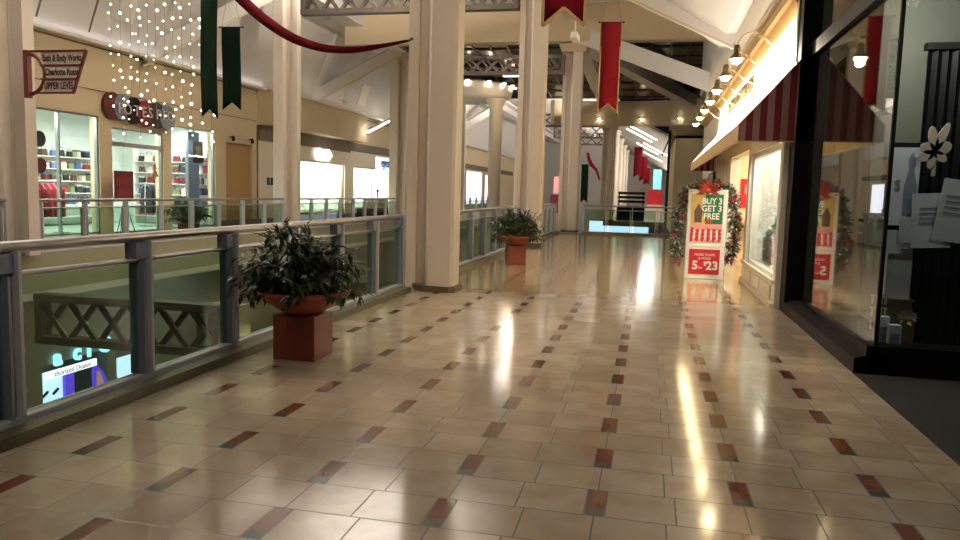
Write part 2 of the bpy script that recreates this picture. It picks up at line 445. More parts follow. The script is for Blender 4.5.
struct('door_1', MB().box(XW-0.2, XW-0.12, 23.94, 25.74, 0, 2.95), 'ochre')

def window(n, y0, y1, z0, z1, mull, bars=(), frame='steel', glass='glass_shop'):
    t = thing('window_%d' % n, None, None, (XW-0.1, 0, 0)); t['kind'] = 'structure'
    fr = MB(); w = 0.045
    fr.box(-0.05, 0.05, y0, y0+w, z0, z1).box(-0.05, 0.05, y1-w, y1, z0, z1).box(-0.05, 0.05, y0, y1, z1-w, z1).box(-0.05, 0.05, y0, y1, z0, z0+w)
    for y in mull: fr.box(-0.05, 0.05, y-w/2, y+w/2, z0, z1)
    for z in bars: fr.box(-0.06, 0.06, y0, y1, z-0.06, z+0.06)
    fr.build('window_frame', frame, t)
    MB().box(-0.006, 0.006, y0+w, y1-w, z0+w, z1-w).build('glass_pane', glass, t)
    return t
window(1, 13.2, 17.72, 0.03, 3.2, (16.35, 14.8))
window(2, 18.2, 20.46, 0.0, 2.95, (), (2.5,))
window(3, 20.86, 23.28, 0.03, 3.25, (21.8,))
window(4, 29.55, 34.4, 0.4, 2.6, ())
window(5, 35.55, 41.25, 0.32, 2.55, (38.4,))

# shop behind the round sign
def room(name, x0, x1, y0, y1, z1, wall='shopwall'):
    b = MB().box(x0-0.1, x0, y0, y1, 0, z1).box(x0, x1, y0-0.1, y0, 0, z1).box(x0, x1, y1, y1+0.1, 0, z1)
    struct('wall_'+name, b, wall)
    struct('ceiling_'+name, MB().box(x0, x1, y0, y1, z1, z1+0.1), wall)
    struct('floor_'+name, MB().box(x0, x1, y0, y1, -0.02, 0.002), 'shopfloor')
room('accessory_shop', -18.6, T0, 13.0, 23.8, 3.6)
room('white_shop', -16.8, T0, 29.3, 34.6, 3.0)
room('eyewear_shop', -16.8, T0, 35.3, 41.5, 3.0)
def tube_light(x, y0, y1, z, label, e, col=(244, 250, 244)):
    t = thing('tube_light', label, 'ceiling light', (x, y0, z))
    MB().box(-0.08, 0.08, 0, y1-y0, 0.03, 0.08).build('housing', 'white', t)
    MB().box(-0.05, 0.05, 0.03, y1-y0-0.03, 0, 0.03).build('tube', 'tube', t)
    return lamp('shop_lamp', 'AREA', (x, (y0+y1)/2, z-0.03), e, col, 0.4, (x, (y0+y1)/2, 0), sy=y1-y0)
tube_light(-15.9, 14.2, 17.4, 3.4, 'white tube light behind the tall window left of the round sign', 270)
tube_light(-15.9, 18.4, 20.4, 3.4, 'white tube light inside the shop doorway', 180)
tube_light(-15.9, 20.9, 23.2, 3.4, 'white tube light behind the window with the blue panel', 180)
tube_light(-15.7, 29.8, 34.2, 2.85, 'bright tube light in the shop under the twin diamond sign', 380, (255, 248, 236))
tube_light(-15.7, 35.8, 41.0, 2.85, 'bright tube light in the shop under the blue lettering', 380, (255, 250, 242))

# shelving and stock of the accessory shop
def shelf_unit(x, y0, y1, zs, label):
    t = thing('shelf_unit', label, 'shelving', (x, y0, 0), 0, 'wall shelving in the shops across the atrium')
    MB().box(0, 0.04, 0, y1-y0, 0.05, zs[-1]+0.45).build('back_panel', 'shopwall', t)
    for y in (0, y1-y0): MB().box(0, 0.34, y-0.02, y+0.02, 0, zs[-1]+0.45).build('side_panel', 'white', t)
    for z in zs: MB().box(0, 0.34, 0, y1-y0, z-0.025, z).build('shelf_board', 'white', t)
    return t
ZS = (0.3, 0.68, 1.06, 1.44, 1.82, 2.2)
shelf_unit(-18.55, 15.2, 18.9, ZS, 'white wall shelving seen through the tall left shop window')
shelf_unit(-18.55, 19.2, 22.2, ZS, 'white wall shelving seen through the shop doorway')
for x_, w_, lb in ((-17.95, 1.4, 'white shelving on the end wall, seen through the shop doorway'), (-16.5, 1.6, 'white shelving on the end wall, seen through the window with the blue panel')):
    q_ = shelf_unit(0, 0, w_, ZS, lb); q_.location = (x_, 23.78, 0); q_.rotation_euler = (0, 0, -PI/2)
cols = [(120,30,40),(40,44,60),(190,180,170),(60,90,140),(210,200,180),(90,60,50),(30,30,34),(180,60,70),(120,130,90),(90,120,170)]
for i, c in enumerate(cols): M['p%d' % i] = mat('stock_tone_%s' % 'abcdefghij'[i], c, 0.6)
GP = 'goods on the shop wall shelves'
LP = 'small boxed or bagged goods on the white wall shelves across the atrium'
hb = []
for i in range(10):                                      # a handbag and a box for each tone
    a = thing('handbag', LP, 'bag', (0,0,-50), 0, GP)
    MB().prism([(-0.13,0),(0.13,0),(0.10,0.2),(-0.10,0.2)], -0.05, 0.05, 1).build('bag_body', 'p%d' % i, a, bevel=0.01)
    MB().tube([(0.09*math.cos(PI*k/6), 0, 0.19+0.11*math.sin(PI*k/6)) for k in range(7)], 0.008, 5).build('strap', 'signtext', a)
    c = thing('gift_box', LP, 'box', (0,0,-50), 0, GP)
    MB().box(-0.1, 0.1, -0.08, 0.08, 0, 0.22).build('carton', 'p%d' % i, c, bevel=0.008)
    MB().box(-0.104, 0.104, -0.084, 0.084, 0.19, 0.235).build('lid', 'p%d' % ((i+3) % 10), c)
    hb += [a, c]
protos = list(hb); used = set()
def stock(x, y, z, k, rz, s=1.0):
    p = protos[k % len(protos)]
    if k % len(protos) not in used: used.add(k % len(protos)); p.location = (x,y,z); p.rotation_euler = (0,0,rz); p.scale = (s,s,s); return p
    return dup(p, (x,y,z), rz, scale=(s,s,s))
for x0_, x1_ in ((-17.8, -16.7), (-16.4, -15.0)):
    for z in ZS:
        x_ = x0_ + 0.12
        while x_ < x1_:
            stock(x_, 23.55, z+0.001, random.randrange(20), random.uniform(-.2,.2), random.uniform(0.85, 1.15)); x_ += random.uniform(0.26, 0.36)
for y0, y1 in ((15.3, 18.8), (19.3, 22.1)):
    for z in ZS[1:]:
        y = y0 + 0.2
        while y < y1 - 0.1:
            k = random.randrange(20)
            stock(-18.32, y, z+0.001, k, PI/2 + random.uniform(-.2,.2), random.uniform(0.85, 1.15)); y += random.uniform(0.26, 0.38)
for i in range(20):
    if i not in used: stock(-18.32, 15.5 + 0.33*i*0.5, ZS[0]+0.001, i, PI/2)

def clothes_rack(x, y, label, mats):
    t = thing('clothes_rack', label, 'clothes rack', (x, y, 0))
    f_ = MB().tube([(0,-0.5,0.03),(0,-0.5,1.45),(0,0.5,1.45),(0,0.5,0.03)], 0.018, 6).tube([(-0.25,-0.5,0.02),(0.25,-0.5,0.02)], 0.018, 6).tube([(-0.25,0.5,0.02),(0.25,0.5,0.02)], 0.018, 6)
    f_.build('rack_frame', 'steel', t)
    for i, m in enumerate(mats):
        yy = -0.42 + 0.84*i/(len(mats)-1)
        MB().prism([(-0.22,0.45),(0.22,0.45),(0.2,1.2),(0.07,1.36),(-0.07,1.36),(-0.2,1.2)], yy-0.035, yy+0.035, 1).build('garment', m, t, bevel=0.012)
    return t
clothes_rack(-16.4, 16.3, 'garment rack with brown clothes inside the left shop window', ['p5','p5','taupe','p5','brownred','p5'])
clothes_rack(-15.8, 17.1, 'garment rack with red clothes at the right of the left shop window', ['p7','p0','p7','p7','p0'])
clothes_rack(-16.2, 22.2, 'garment rack with dark clothes behind the blue panel window', ['p6','p1','p6','p6'])
for k, (y, lb) in enumerate(((15.2,'first'),(16.0,'second'),(16.9,'third'),(21.3,'fourth'),(22.6,'fifth'))):
    t = thing('window_spot', '%s small white spot lamp at the top of the round sign shop windows' % lb, 'spotlight', (XW-0.42, y, 3.3), 0, 'window spot lamps')
    MB().lathe([(0.07,-0.12),(0.08,0.1),(0.03,0.14)], n=12).build('lamp_can', 'white', t); MB().tube([(0,0,0.13),(0,0,0.3)], 0.015, 6).build('stem', 'white', t)
    lamp('window_spot_lamp', 'SPOT', (XW-0.42, y, 3.16), 40, (246, 250, 255), 0.05, (XW-0.9, y, 0.8), 1.7)
def disc(y, z, r, m, label, x=XW-0.18):
    return tag(MB().prism([(r*math.cos(2*PI*k/20), r*math.sin(2*PI*k/20)) for k in range(20)], -0.01, 0.01, 0).build('wall_disc', m, None, (x, y, z)), label, 'decal', 'discs on the shop window')
disc(15.85, 2.45, 0.2, 'p6', 'black round decal high in the left shop window')
disc(15.85, 1.8, 0.2, 'p0', 'plum round decal in the left shop window, below the black one')
t = thing('price_board', 'red poster board on a wire easel in the shop doorway', 'poster', (XW+0.35, 18.2, 0))
MB().box(-0.015, 0.015, -0.38, 0.38, 0.95, 1.75).build('poster_panel', 'brownred', t)
MB().box(0.015, 0.02, -0.3, 0.3, 1.35, 1.6).box(0.015, 0.02, -0.25, 0.25, 1.05, 1.25).build('printed_block', 'p0', t)
MB().tube([(0,-0.02,0.95),(0.1,-0.32,0.0)], 0.012, 6).tube([(0,0.02,0.95),(0.1,0.32,0.0)], 0.012, 6).tube([(0,0,0.95),(-0.25,0,0.0)], 0.012, 6).build('easel_legs', 'black', t)
t = thing('wall_picture', 'black framed picture hung beside the blue panel in the right shop window', 'picture', (XW-0.16, 22.5, 2.5))
MB().box(-0.02, 0.02, -0.26, 0.26, -0.36, 0.36).build('picture_frame', 'black', t)
MB().box(0.02, 0.025, -0.14, 0.14, -0.1, 0.2).build('print', 'taupe', t)
tag(MB().box(XW-0.75, XW-0.67, 22.75, 23.35, 0.0, 3.2).build('blue_panel', 'blue'), 'tall pale blue panel standing in the right shop window', 'panel')
t = thing('star_ornament', 'small brass tree ornament on the shop door glass', 'ornament', (XW-0.02, 20.05, 1.55))
MB().prism([(0,0.55),(-0.1,0.3),(-0.05,0.3),(-0.17,0.08),(-0.04,0.08),(-0.04,0),(0.04,0),(0.04,0.08),(0.17,0.08),(0.05,0.3),(0.1,0.3)], -0.01, 0.01, 0).build('tree_shape', 'gold', t)
MB().tube([(0,0,0.55),(0,0,0.75)], 0.004, 4).build('hanger', 'cord', t)

# the round shop sign
t = thing('shop_sign', 'row of overlapping coloured discs with letters above the shop doorway', 'sign', (XW+0.02, 19.4, 3.5))
dc = [(-1.25,0.02,'brownred'),(-0.85,0.02,'p1'),(-0.4,-0.02,'black'),(0.1,-0.06,'p0'),(0.62,-0.06,'p6'),(1.05,-0.08,'p1')]
M['discgrey'] = mat('disc_grey_blue', (120, 122, 136), 0.5)
for i, (y, z, m) in enumerate(dc):
    m = 'discgrey' if m == 'p1' else m
    r = 0.36
    MB().prism([(y+r*math.cos(2*PI*k/28), z+r*1.05*math.sin(2*PI*k/28)) for k in range(28)], 0.0+0.015*i, 0.09+0.015*i, 0).build('sign_disc', m, t)
for y, ch in zip((-1.08,-0.78,-0.40,-0.08,0.2,0.56,0.88,1.14), 'FOTESPEO'):
    text('sign_letter', ch, 0.42, 'signface', t, (0.19, y, -0.04), (0,1,0), (0,0,1), depth=0.012)

# words on the pale panel, diamonds, blue lettering
t = thing('shop_lettering', 'dark small word on the pale panel left of the bright shops', 'sign', (XW+0.06, 27.15, 1.62))
text('lettering', 'B.BEE', 0.42, 'signtext', t, (0,0,0), (0,1,0), (0,0,1), depth=0.02, sx=0.85)
t = thing('diamond_sign', 'glowing twin diamond sign over the bright shop window', 'sign', (XW+0.12, 31.8, 2.93))
for y in (-0.42, 0.42):
    MB().prism([(y-0.42,0),(y,-0.26),(y+0.42,0),(y,0.26)], -0.05, 0.05, 0).build('diamond', 'lit_white', t)
t = thing('eyewear_sign', 'blue glowing word on a pale plate over the farther bright shop', 'sign', (XW+0.1, 39.9, 2.85))
MB().box(-0.04, 0.0, -1.35, 1.35, -0.33, 0.33).build('sign_plate', 'lit_panel', t)
text('lettering', 'eyes', 0.72, 'blue', t, (0.02,0,0.05), (0,1,0), (0,0,1), depth=0.02, bold=0.015)
for y in (24.2, 25.5):
    a = thing('wall_spot', 'small dark lamp on the wall above the ochre shutter, %s one' % ('nearer' if y < 25 else 'farther'), 'lamp', (XW, y, 3.1), 0, 'lamps above the ochre shutter')
    MB().box(0, 0.12, -0.02, 0.02, 0.02, 0.06).build('bracket', 'black', a); MB().lathe([(0.05,-0.1),(0.06,0.0),(0.03,0.08)], (0.14,0,0), 10).build('lamp_shade', 'black', a)
# fixtures in the bright shops
t = shelf_unit(-16.75, 30.0, 32.2, (0.6, 0.95, 1.3, 1.65), 'pale shelving with rows of orange goods in the twin diamond shop')
for z in (0.95, 1.3, 1.65):
    for i in range(7):
        tag(MB().box(-0.06, 0.06, -0.08, 0.08, 0, 0.18).build('stock_box', 'posteryellow' if i % 2 else 'p5', None, (-16.5, 30.2+0.3*i, z)), 'small orange or brown carton on the pale shelving of the twin diamond shop', 'box', 'cartons in the twin diamond shop')
for y, z, w_, h_, lb in ((17.75, 5.75, 0.62, 0.75, 'glowing pale light panel on the sloped ceiling above the round sign'), (34.7, 5.55, 0.9, 0.95, 'glowing pale light panel on the sloped ceiling over the bright shops')):
    t = thing('ceiling_light_panel', lb, 'ceiling light', (-14.3+(z-5.1)*0.38, y, z))  # emission stands in for brightly lit patches of the ceiling
    pz = [(0.0,0.0),(0.05,-0.02),(0.05+h_*0.38,h_-0.02),(h_*0.38,h_)]
    MB().prism(pz, 0, w_, 1).build('panel_frame', 'white', t)
    MB().prism([(0.05,0.03),(0.06,0.025),(0.06+h_*0.34,h_*0.92),(0.05+h_*0.34,h_*0.925)], 0.05, w_-0.05, 1).build('lit_face', 'lit_white', t)
t = thing('kiosk', 'dark low kiosk counter behind the far glass railing across the atrium', 'kiosk', (-13.2, 36.6, 0))
MB().box(-0.5, 0.5, -2.8, 2.8, 0, 0.5).build('counter', 'black', t, bevel=0.02)
MB().box(-0.55, 0.55, -2.85, 2.85, 0.5, 0.56).build('counter_top', 'taupe', t)
MB().box(-0.3, 0.3, -2.0, -0.6, 0.56, 1.0).build('display_case', 'taupe', t); MB().tube([(0,-1.3,1.0),(0,-1.3,1.3)], 0.03, 6).ball((0,-1.3,1.36), 0.08).build('till_post', 'black', t)

# ------------------------------------------------------------------ lower level shop
XL = -14.6
struct('wall_lower', MB().box(XL-3.2, XL-3.0, 8, 40, -5.2, -0.9).box(XL-0.3, XL, 8, 15.5, -5.2, -0.9).box(XL-0.3, XL, 15.5, 19.3, -3.2, -0.9).box(XL-0.3, XL, 17.8, 18.1, -5.2, -3.2).box(XL-0.3, XL, 18.1, 18.95, -5.2, -4.1).box(XL-0.3, XL, 19.3, 75, -5.2, -0.9).box(XL-3.2, XL-0.3, 15.3, 15.5, -5.2, -0.9).box(XL-3.2, XL-0.3, 19.3, 19.5, -5.2, -0.9), 'fascia')
t = thing('lower_shop_front', 'purple lower level shop front with a lit sign, seen under the lattice girder', 'shop front', (XL, 0.05, -0.13))
MB().box(0.0, 0.06, 15.5, 17.28, -3.43, -3.24).build('sign_strip', 'lit_strip', t)
text('strip_lettering', 'thorized Dealer', 0.2, 'posterred', t, (0.08, 16.4, -3.335), (0,1,0), (0,0,1), depth=0.004)
for y, ch in ((15.88,'a'),(16.55,'c'),(16.98,'l'),(17.6,'O')):
    text('glowing_letter', ch, 0.6, 'lit_blue', t, (0.08, y, -2.93), (0,1,0), (0,0,1), depth=0.03, bold=0.02)
MB().box(-0.5, -0.44, 15.5, 16.6, -5.1, -3.4).build('lit_back_panel', 'lit_panel', t)
MB().box(-0.4, -0.3, 16.55, 16.85, -5.2, -3.4).build('purple_panel', 'lit_purple', t)
MB().prism([(17.17,-5.2),(17.8,-5.2),(17.76,-4.4),(17.66,-3.95),(17.5,-3.65),(17.33,-3.46),(17.17,-3.46)], -0.02, 0.06, 0).build('arched_poster', 'lit_purple', t)
MB().prism([(17.25,-5.2),(17.68,-5.2),(17.64,-4.4),(17.55,-4.0),(17.44,-3.75),(17.36,-3.6),(17.25,-3.6)], 0.06, 0.07, 0).build('poster_print', 'lit_amber', t)
MB().box(-0.02, 0.05, 18.15, 18.93, -4.06, -3.43).build('lit_window', 'lit_panel', t)
MB().box(-0.02, 0.08, 18.95, 19.27, -5.2, -3.43).build('purple_pier', 'lit_purple', t)
for y in (15.95, 16.3): MB().prism([(y-0.09,-4.02),(y+0.08,-3.92),(y+0.08,-3.87),(y-0.09,-3.97)], -0.42, -0.36, 0).build('shown_phone', 'black', t)
MB().box(-0.6, -0.3, 15.5, 17.1, -5.2, -4.5).build('counter', 'lit_panel', t)
tag(MB().box(-8.2, -7.5, 12.4, 13.1, -5.2, -0.85).build('lower_pier', 'fascia'), None, None, None, 'structure')

# ------------------------------------------------------------------ lattice girders
def truss(label, x0, x1, y, zb, zt, pitch, m, w=0.09):
    t = thing('lattice_girder', label, 'girder', (x0, y, zb)); L = x1-x0; Hh = zt-zb; c = w*1.2
    MB().box(0, L, -c, c, 0, c).build('bottom_chord', m, t); MB().box(0, L, -c, c, Hh-c, Hh).build('top_chord', m, t)
    for x in (c/2, L-c/2): MB().box(x-c/2, x+c/2, -c*0.9, c*0.9, c, Hh-c).build('end_post', m, t)
    n = max(1, round(L/pitch)); p = L/n
    for i in range(n):
        for s in (0, 1):
            a, b = (i*p, (i+1)*p) if s == 0 else ((i+1)*p, i*p)
            MB().bar((a, 0.02*(1-2*s), c*0.5), (b, 0.02*(1-2*s), Hh-c*0.5), w*0.85, w*0.55, (0,1,0)).build('brace', m, t)
    return t
truss('grey lattice girder crossing the atrium high between the first two pillar pairs', -10.0, -3.68, 20.45, 6.34, 7.25, 0.6, 'truss', 0.12)
truss('grey lattice girder crossing below the dark skylight at the far end pillar', -8.3, -3.35, 28.6, 5.9, 6.62, 0.6, 'truss', 0.11)
truss('dark lattice girder just below walkway level over the lower shop', -11.5, -7.55, 12.2, -1.72, -0.75, 0.62, 'trussdark', 0.12)
for y, lb in ((46, 'distant lattice girder nearest beyond the far end railing'), (53, 'distant lattice girder, second beyond the far end railing'), (60, 'distant lattice girder, third beyond the far end railing')):
    truss(lb, -6.8, -2.6, y, 5.5 if y == 46 else 5.35, 6.3, 0.9, 'truss', 0.1)

# ------------------------------------------------------------------ vaulted ceiling, ribs and header
prof = [(-14.9,5.1),(-14.3,5.1),(-13.2,8.0),(-11.9,8.4),(-3.6,8.4),(-2.6,8.0),(1.55,5.25),(2.2,5.25)]
up = [(x, z+0.15) for x, z in prof][::-1]
struct('ceiling', MB().prism(prof + up, -3, 20.3, 1), 'ceiling')
profb = prof[:5] + [(2.2, 8.4)]
struct('ceiling_bay', MB().prism(profb + [(x, z+0.15) for x, z in profb][::-1], 20.3, 28.3, 1).prism([(-2.6,8.0),(1.55,5.25),(2.2,5.25),(2.2,8.5),(-2.6,8.5)], 20.2, 20.35, 1), 'ceiling')
struct('wall_right_high', MB().box(1.76, 1.96, 20.3, 31.5, 5.4, 8.5), 'ceiling')
prof2 = [(-14.9,5.1),(-14.3,5.1),(-13.2,8.0),(-11.0,8.2),(-10.8,8.2)]
struct('ceiling_far_left', MB().prism(prof2 + [(x, z+0.15) for x, z in prof2][::-1], 28.3, 95, 1), 'ceiling')
g = MB()
for y in (2, 5.0, 8, 11.2, 12.3, 14.2, 15.3, 17.0):
    g.prism([(-14.24,5.24),(-13.2,7.95),(-13.25,7.98),(-14.28,5.26)], y-0.03, y+0.03, 1)
struct('trim_7', g, 'taupe')
# octagonal coffers in the ceiling across the atrium
def rib(name, a, b, w, h, m='ceiling', soff='cream'):
    o = MB().bar(a, b, w, h); s_ = Vector((0,0,-h/2))
    p = MB().bar(Vector(a)+s_, Vector(b)+s_, w*1.02, 0.05)
    r_ = struct(name, o, m)
    p.build('soffit', soff, r_)
    return r_
rib('ceiling_rib', (1.75, 9.6, 5.2), (-2.9, 10.6, 7.9), 0.5, 0.6)
rib('ceiling_rib', (1.9, 18.9, 5.2), (-2.95, 20.6, 7.9), 0.5, 0.6)
rib('ceiling_rib', (1.9, 27.0, 5.3), (-2.95, 28.7, 7.4), 0.5, 0.6, soff='ceiling')
for y0, y1 in ((8.4, 11.8), (19.5, 22.6), (29.9, 33.6), (41, 45), (52, 56)):
    rib('ceiling_rib', (-14.55, y0, 5.05), (-11.7, y1, 7.8), 0.42, 0.5)
    rib('ceiling_rib', (-14.55, y0+0.3, 5.05), (-13.2, y0+0.3, 7.9), 0.3, 0.3, soff='ceiling')
struct('beam_header', MB().box(-12, 3, 28.25, 28.75, 7.05, 8.6), 'cream')
struct('beam_edge_near', MB().box(-3.3, -2.6, -3, 28.3, 7.85, 8.25), 'ceiling')
struct('beam_edge_across', MB().box(-11.95, -11.25, -3, 95, 7.75, 8.2), 'ceiling')

# skylight of dark night glass beyond the header
sk = thing('skylight', 'dark glazed skylight with pale bars above the far end of the walkway', 'skylight', (0, 0, 0))
MB().add([(-11.1,31.6,7.9),(4,31.6,7.9),(4,42.5,6.75),(-11.1,42.5,6.75),(-11.1,31.6,8.0),(4,31.6,8.0),(4,42.5,6.85),(-11.1,42.5,6.85)],
         [(0,3,2,1),(4,5,6,7),(0,1,5,4),(1,2,6,5),(2,3,7,6),(3,0,4,7)]).build('night_glass', 'skyglass', sk)
def sz(y): return 8.2 - (y-28.75)/13.75*1.45
for i in range(20):
    x = -11.0 + 0.77*i
    MB().bar((x,31.7,sz(31.7)-0.02),(x,42.4,sz(42.4)-0.02), 0.05, 0.06).build('glazing_bar', 'taupe', sk)
for i in range(8):
    y = 31.65+1.5*i
    MB().bar((-11.1,y,sz(y)-0.03),(3.9,y,sz(y)-0.03), 0.05, 0.06).build('glazing_bar', 'taupe', sk)
for a, b in (((-2.9,28.9,7.2),(1.9,41.5,6.5)),((-2.9,28.9,7.3),(-2.6,42.3,6.4))):
    rib('ceiling_rib', a, b, 0.55, 0.5, soff='pillar')

struct('ceiling_strip', MB().add([(-12,28.75,8.2),(4,28.75,8.2),(4,31.6,7.9),(-12,31.6,7.9),(-12,28.75,8.35),(4,28.75,8.35),(4,31.6,8.05),(-12,31.6,8.05)],
         [(0,3,2,1),(4,5,6,7),(0,1,5,4),(1,2,6,5),(2,3,7,6),(3,0,4,7)]), 'ceiling')
# curved bulkhead with downlights past the skylight and the corridor beyond
bk = MB(); N = 18; cx, cy, rr = -1.9, 36.6, 6.6
def arcp(i, r): a = math.radians(118 - 98*i/N); return (cx+r*math.cos(a)*1.15, cy+r*math.sin(a))
for i in range(N):
    p, q = arcp(i, rr), arcp(i+1, rr); p2, q2 = arcp(i, rr+0.5), arcp(i+1, rr+0.5)
    bk.add([(*p,5.35),(*q,5.35),(*q2,5.35),(*p2,5.35),(*p,6.7),(*q,6.7),(*q2,6.7),(*p2,6.7)], [(0,3,2,1),(4,5,6,7),(0,1,5,4),(1,2,6,5),(2,3,7,6),(3,0,4,7)])
struct('wall_bulkhead', bk, 'cream')
struct('ceiling_round_soffit', MB().lathe([(0.3,6.1),(1.9,6.1),(2.3,6.25),(2.4,6.75),(2.1,6.9),(0.3,6.9)], (-9.45, 38, 0), 40), 'ceiling')
def downlight(p, label, grp, r=0.11):
    t = thing('downlight', label, 'downlight', p, 0, grp)
    MB().lathe([(r*1.3,0),(r*1.3,0.05),(r,0.05),(r,0.0)], n=14).build('lamp_ring', 'white', t)
    MB().ball((0,0,-0.01), r*0.9, 10, sz=0.6).build('lens', 'dotlight', t)
    return t
for i, w in ((3.6,'left'),(6.9,'second'),(9.9,'third'),(12.8,'fourth')):
    x, y = arcp(i, rr-0.15)
    downlight((x, y, 5.72), '%s glowing downlight on the curved cream bulkhead past the skylight' % {'left':'first'}.get(w, w), 'bulkhead downlights', 0.07)
struct('ceiling_corridor', MB().prism([(-2.6,6.6),(3.2,3.6),(3.2,3.75),(-2.6,6.75)], 44, 95, 1).box(-12, -2.6, 43, 95, 8.6, 8.7), 'ceiling')
struct('wall_corridor_right', MB().box(2.6, 2.9, 44, 95, 0, 4).box(0.85, 7, 30.0, 30.4, 0, 3.8).box(0.85, 1.1, 30.4, 44, 0, 3.8).box(0.85, 7, 43.8, 44, 0, 7).box(0.85, 7, 30, 43.8, 3.7, 3.8), 'cream')
struct('wall_corridor_end', MB().box(-15, 4, 95, 95.3, -5.2, 9), 'ceiling')
struct('wall_left_far', MB().box(T0, T1, 62, 95, 0, 5.1), 'cream')
struct('trim_13', MB().box(XW, XW+0.08, 55, 80, 3.3, 3.7), 'taupe')
t = thing('lit_shop_window', 'glowing shop window far across the atrium, seen left of the second walkway pillar', 'shop window', (XW+0.05, 59, 0.35))
MB().box(0,0.05,0,5.6,0,2.85).build('window_frame', 'white', t); MB().box(0.05,0.06,0.1,5.5,0.1,2.75).build('lit_pane', 'lit_strip', t)
t = thing('lit_shop_window', 'narrower glowing shop window, farthest across the atrium', 'shop window', (XW+0.05, 66, 0.35))
MB().box(0,0.05,0,3.6,0,2.7).build('window_frame', 'white', t); MB().box(0.05,0.06,0.1,3.5,0.1,2.6).build('lit_pane', 'lit_strip', t)
struct('trim_14', MB().box(2.35, 2.6, 44, 95, 3.3, 3.4), 'cream')
lamp('corridor_cove_lamp', 'AREA', (2.45, 66, 3.45), 900, N_, 0.12, (-1.0, 66, 6.0), sy=40)  # added unseen uplight to whiten the far corridor ceiling
lamp('corridor_cove_lamp', 'AREA', (-4.5, 66, 6.0), 900, N_, 0.2, (-5.5, 66, 9.0), sy=50)  # added uplight in open air for the far hall ceiling
struct('floor_corridor', MB().box(-2.6, 2.6, 44, 95, -0.3, 0), 'lowerfloor')
for a, w in ((-75,'first'),(-50,'second'),(-28,'third'),(-8,'fourth'),(10,'fifth')):
    downlight((-9.45+2.48*math.cos(math.radians(a)), 38+2.48*math.sin(math.radians(a)), 6.78), '%s bulb around the round soffit across the atrium' % w, 'bulbs of the round soffit', 0.09)
k = 0
for y, x0, z0 in ((48,-0.6,5.45),(52,-0.9,5.6),(57,0.2,5.0),(62,-0.4,5.35),(70,0.1,5.1)):
    k += 1
    t = thing('tube_light', '%s slanted tube light on the far corridor ceiling' % ('nearest','second','third','fourth','farthest')[k-1], 'ceiling light', (x0, y, z0-0.06), 0, 'tube lights on the far corridor ceiling')
    MB().bar((-0.9,0,0.5),(0.9,0,-0.42), 0.2, 0.06).build('housing', 'white', t); MB().bar((-0.85,0,0.42),(0.85,0,-0.45), 0.16, 0.08).build('tube', 'tube', t)
for i in range(5):
    y = 50+8*i
    struct('column_corridor', MB().lathe([(0.34,0),(0.3,0.4),(0.3,6.0),(0.42,6.3)], (-2.75, y, 0), 16), 'pillar')
# things standing in the far corridor
t = thing('kiosk_stack', 'black stacked kiosk beyond the far end railing', 'kiosk', (-0.9, 45.8, 0))
MB().box(-1.0, 0.6, -0.4, 0.4, 0.0, 0.85).build('counter', 'black', t)
for z in (1.05, 1.3, 1.55): MB().box(-0.95, 0.6, -0.4, 0.4, z, z+0.14).build('tray', 'black', t)
for x in (-0.9, 0.5): MB().box(x-0.03, x+0.03, -0.3, 0.3, 0.85, 1.7).build('stand_post', 'black', t)
t = thing('teal_sign', 'glowing teal sign at the far end of the corridor', 'sign', (0.45, 56, 0))
MB().box(-0.28, 0.28, -0.1, 0.1, 2.0, 3.4).build('lit_face', 'lit_teal', t); MB().box(-0.1, 0.1, -0.08, 0.08, 0, 2.0).build('stand_post', 'steel', t)
t = thing('red_stand', 'red display stand under the teal sign in the far corridor', 'display stand', (0.3, 52, 0))
MB().box(-0.6, 0.6, -0.3, 0.3, 0, 0.9).build('counter', 'white', t); MB().box(-0.5, 0.5, -0.05, 0.05, 0.9, 1.9).build('red_board', 'posterred', t)
t = thing('flag_pole', 'tall dark pole at the cream corner past the far railing', 'pole', (0.62, 29.6, 0))
MB().lathe([(0.14,0),(0.14,0.04),(0.05,0.06),(0.05,3.9),(0.0001,4.0)], n=12).build('pole', 'black', t)
MB().bar((0,0,3.7),(-0.25,0,3.0), 0.05, 0.05).build('arm', 'black', t)
tag(MB().box(-3.5, 0.0, 45.6, 45.7, -1.0, -0.1).build('lit_shop_panel', 'lit_panel'), 'pale blue lit panel seen low through the far end railing', 'lit panel')
t = thing('far_display', 'small lit red and white shop display far beyond the second pillar', 'shop display', (-6.6, 58, 0))
MB().box(-0.9, 0.9, -0.2, 0.2, 0, 1.4).build('display_base', 'p0', t); MB().box(-0.7, 0.7, -0.1, 0.1, 1.5, 2.8).build('lit_face', 'lit_amber', t)

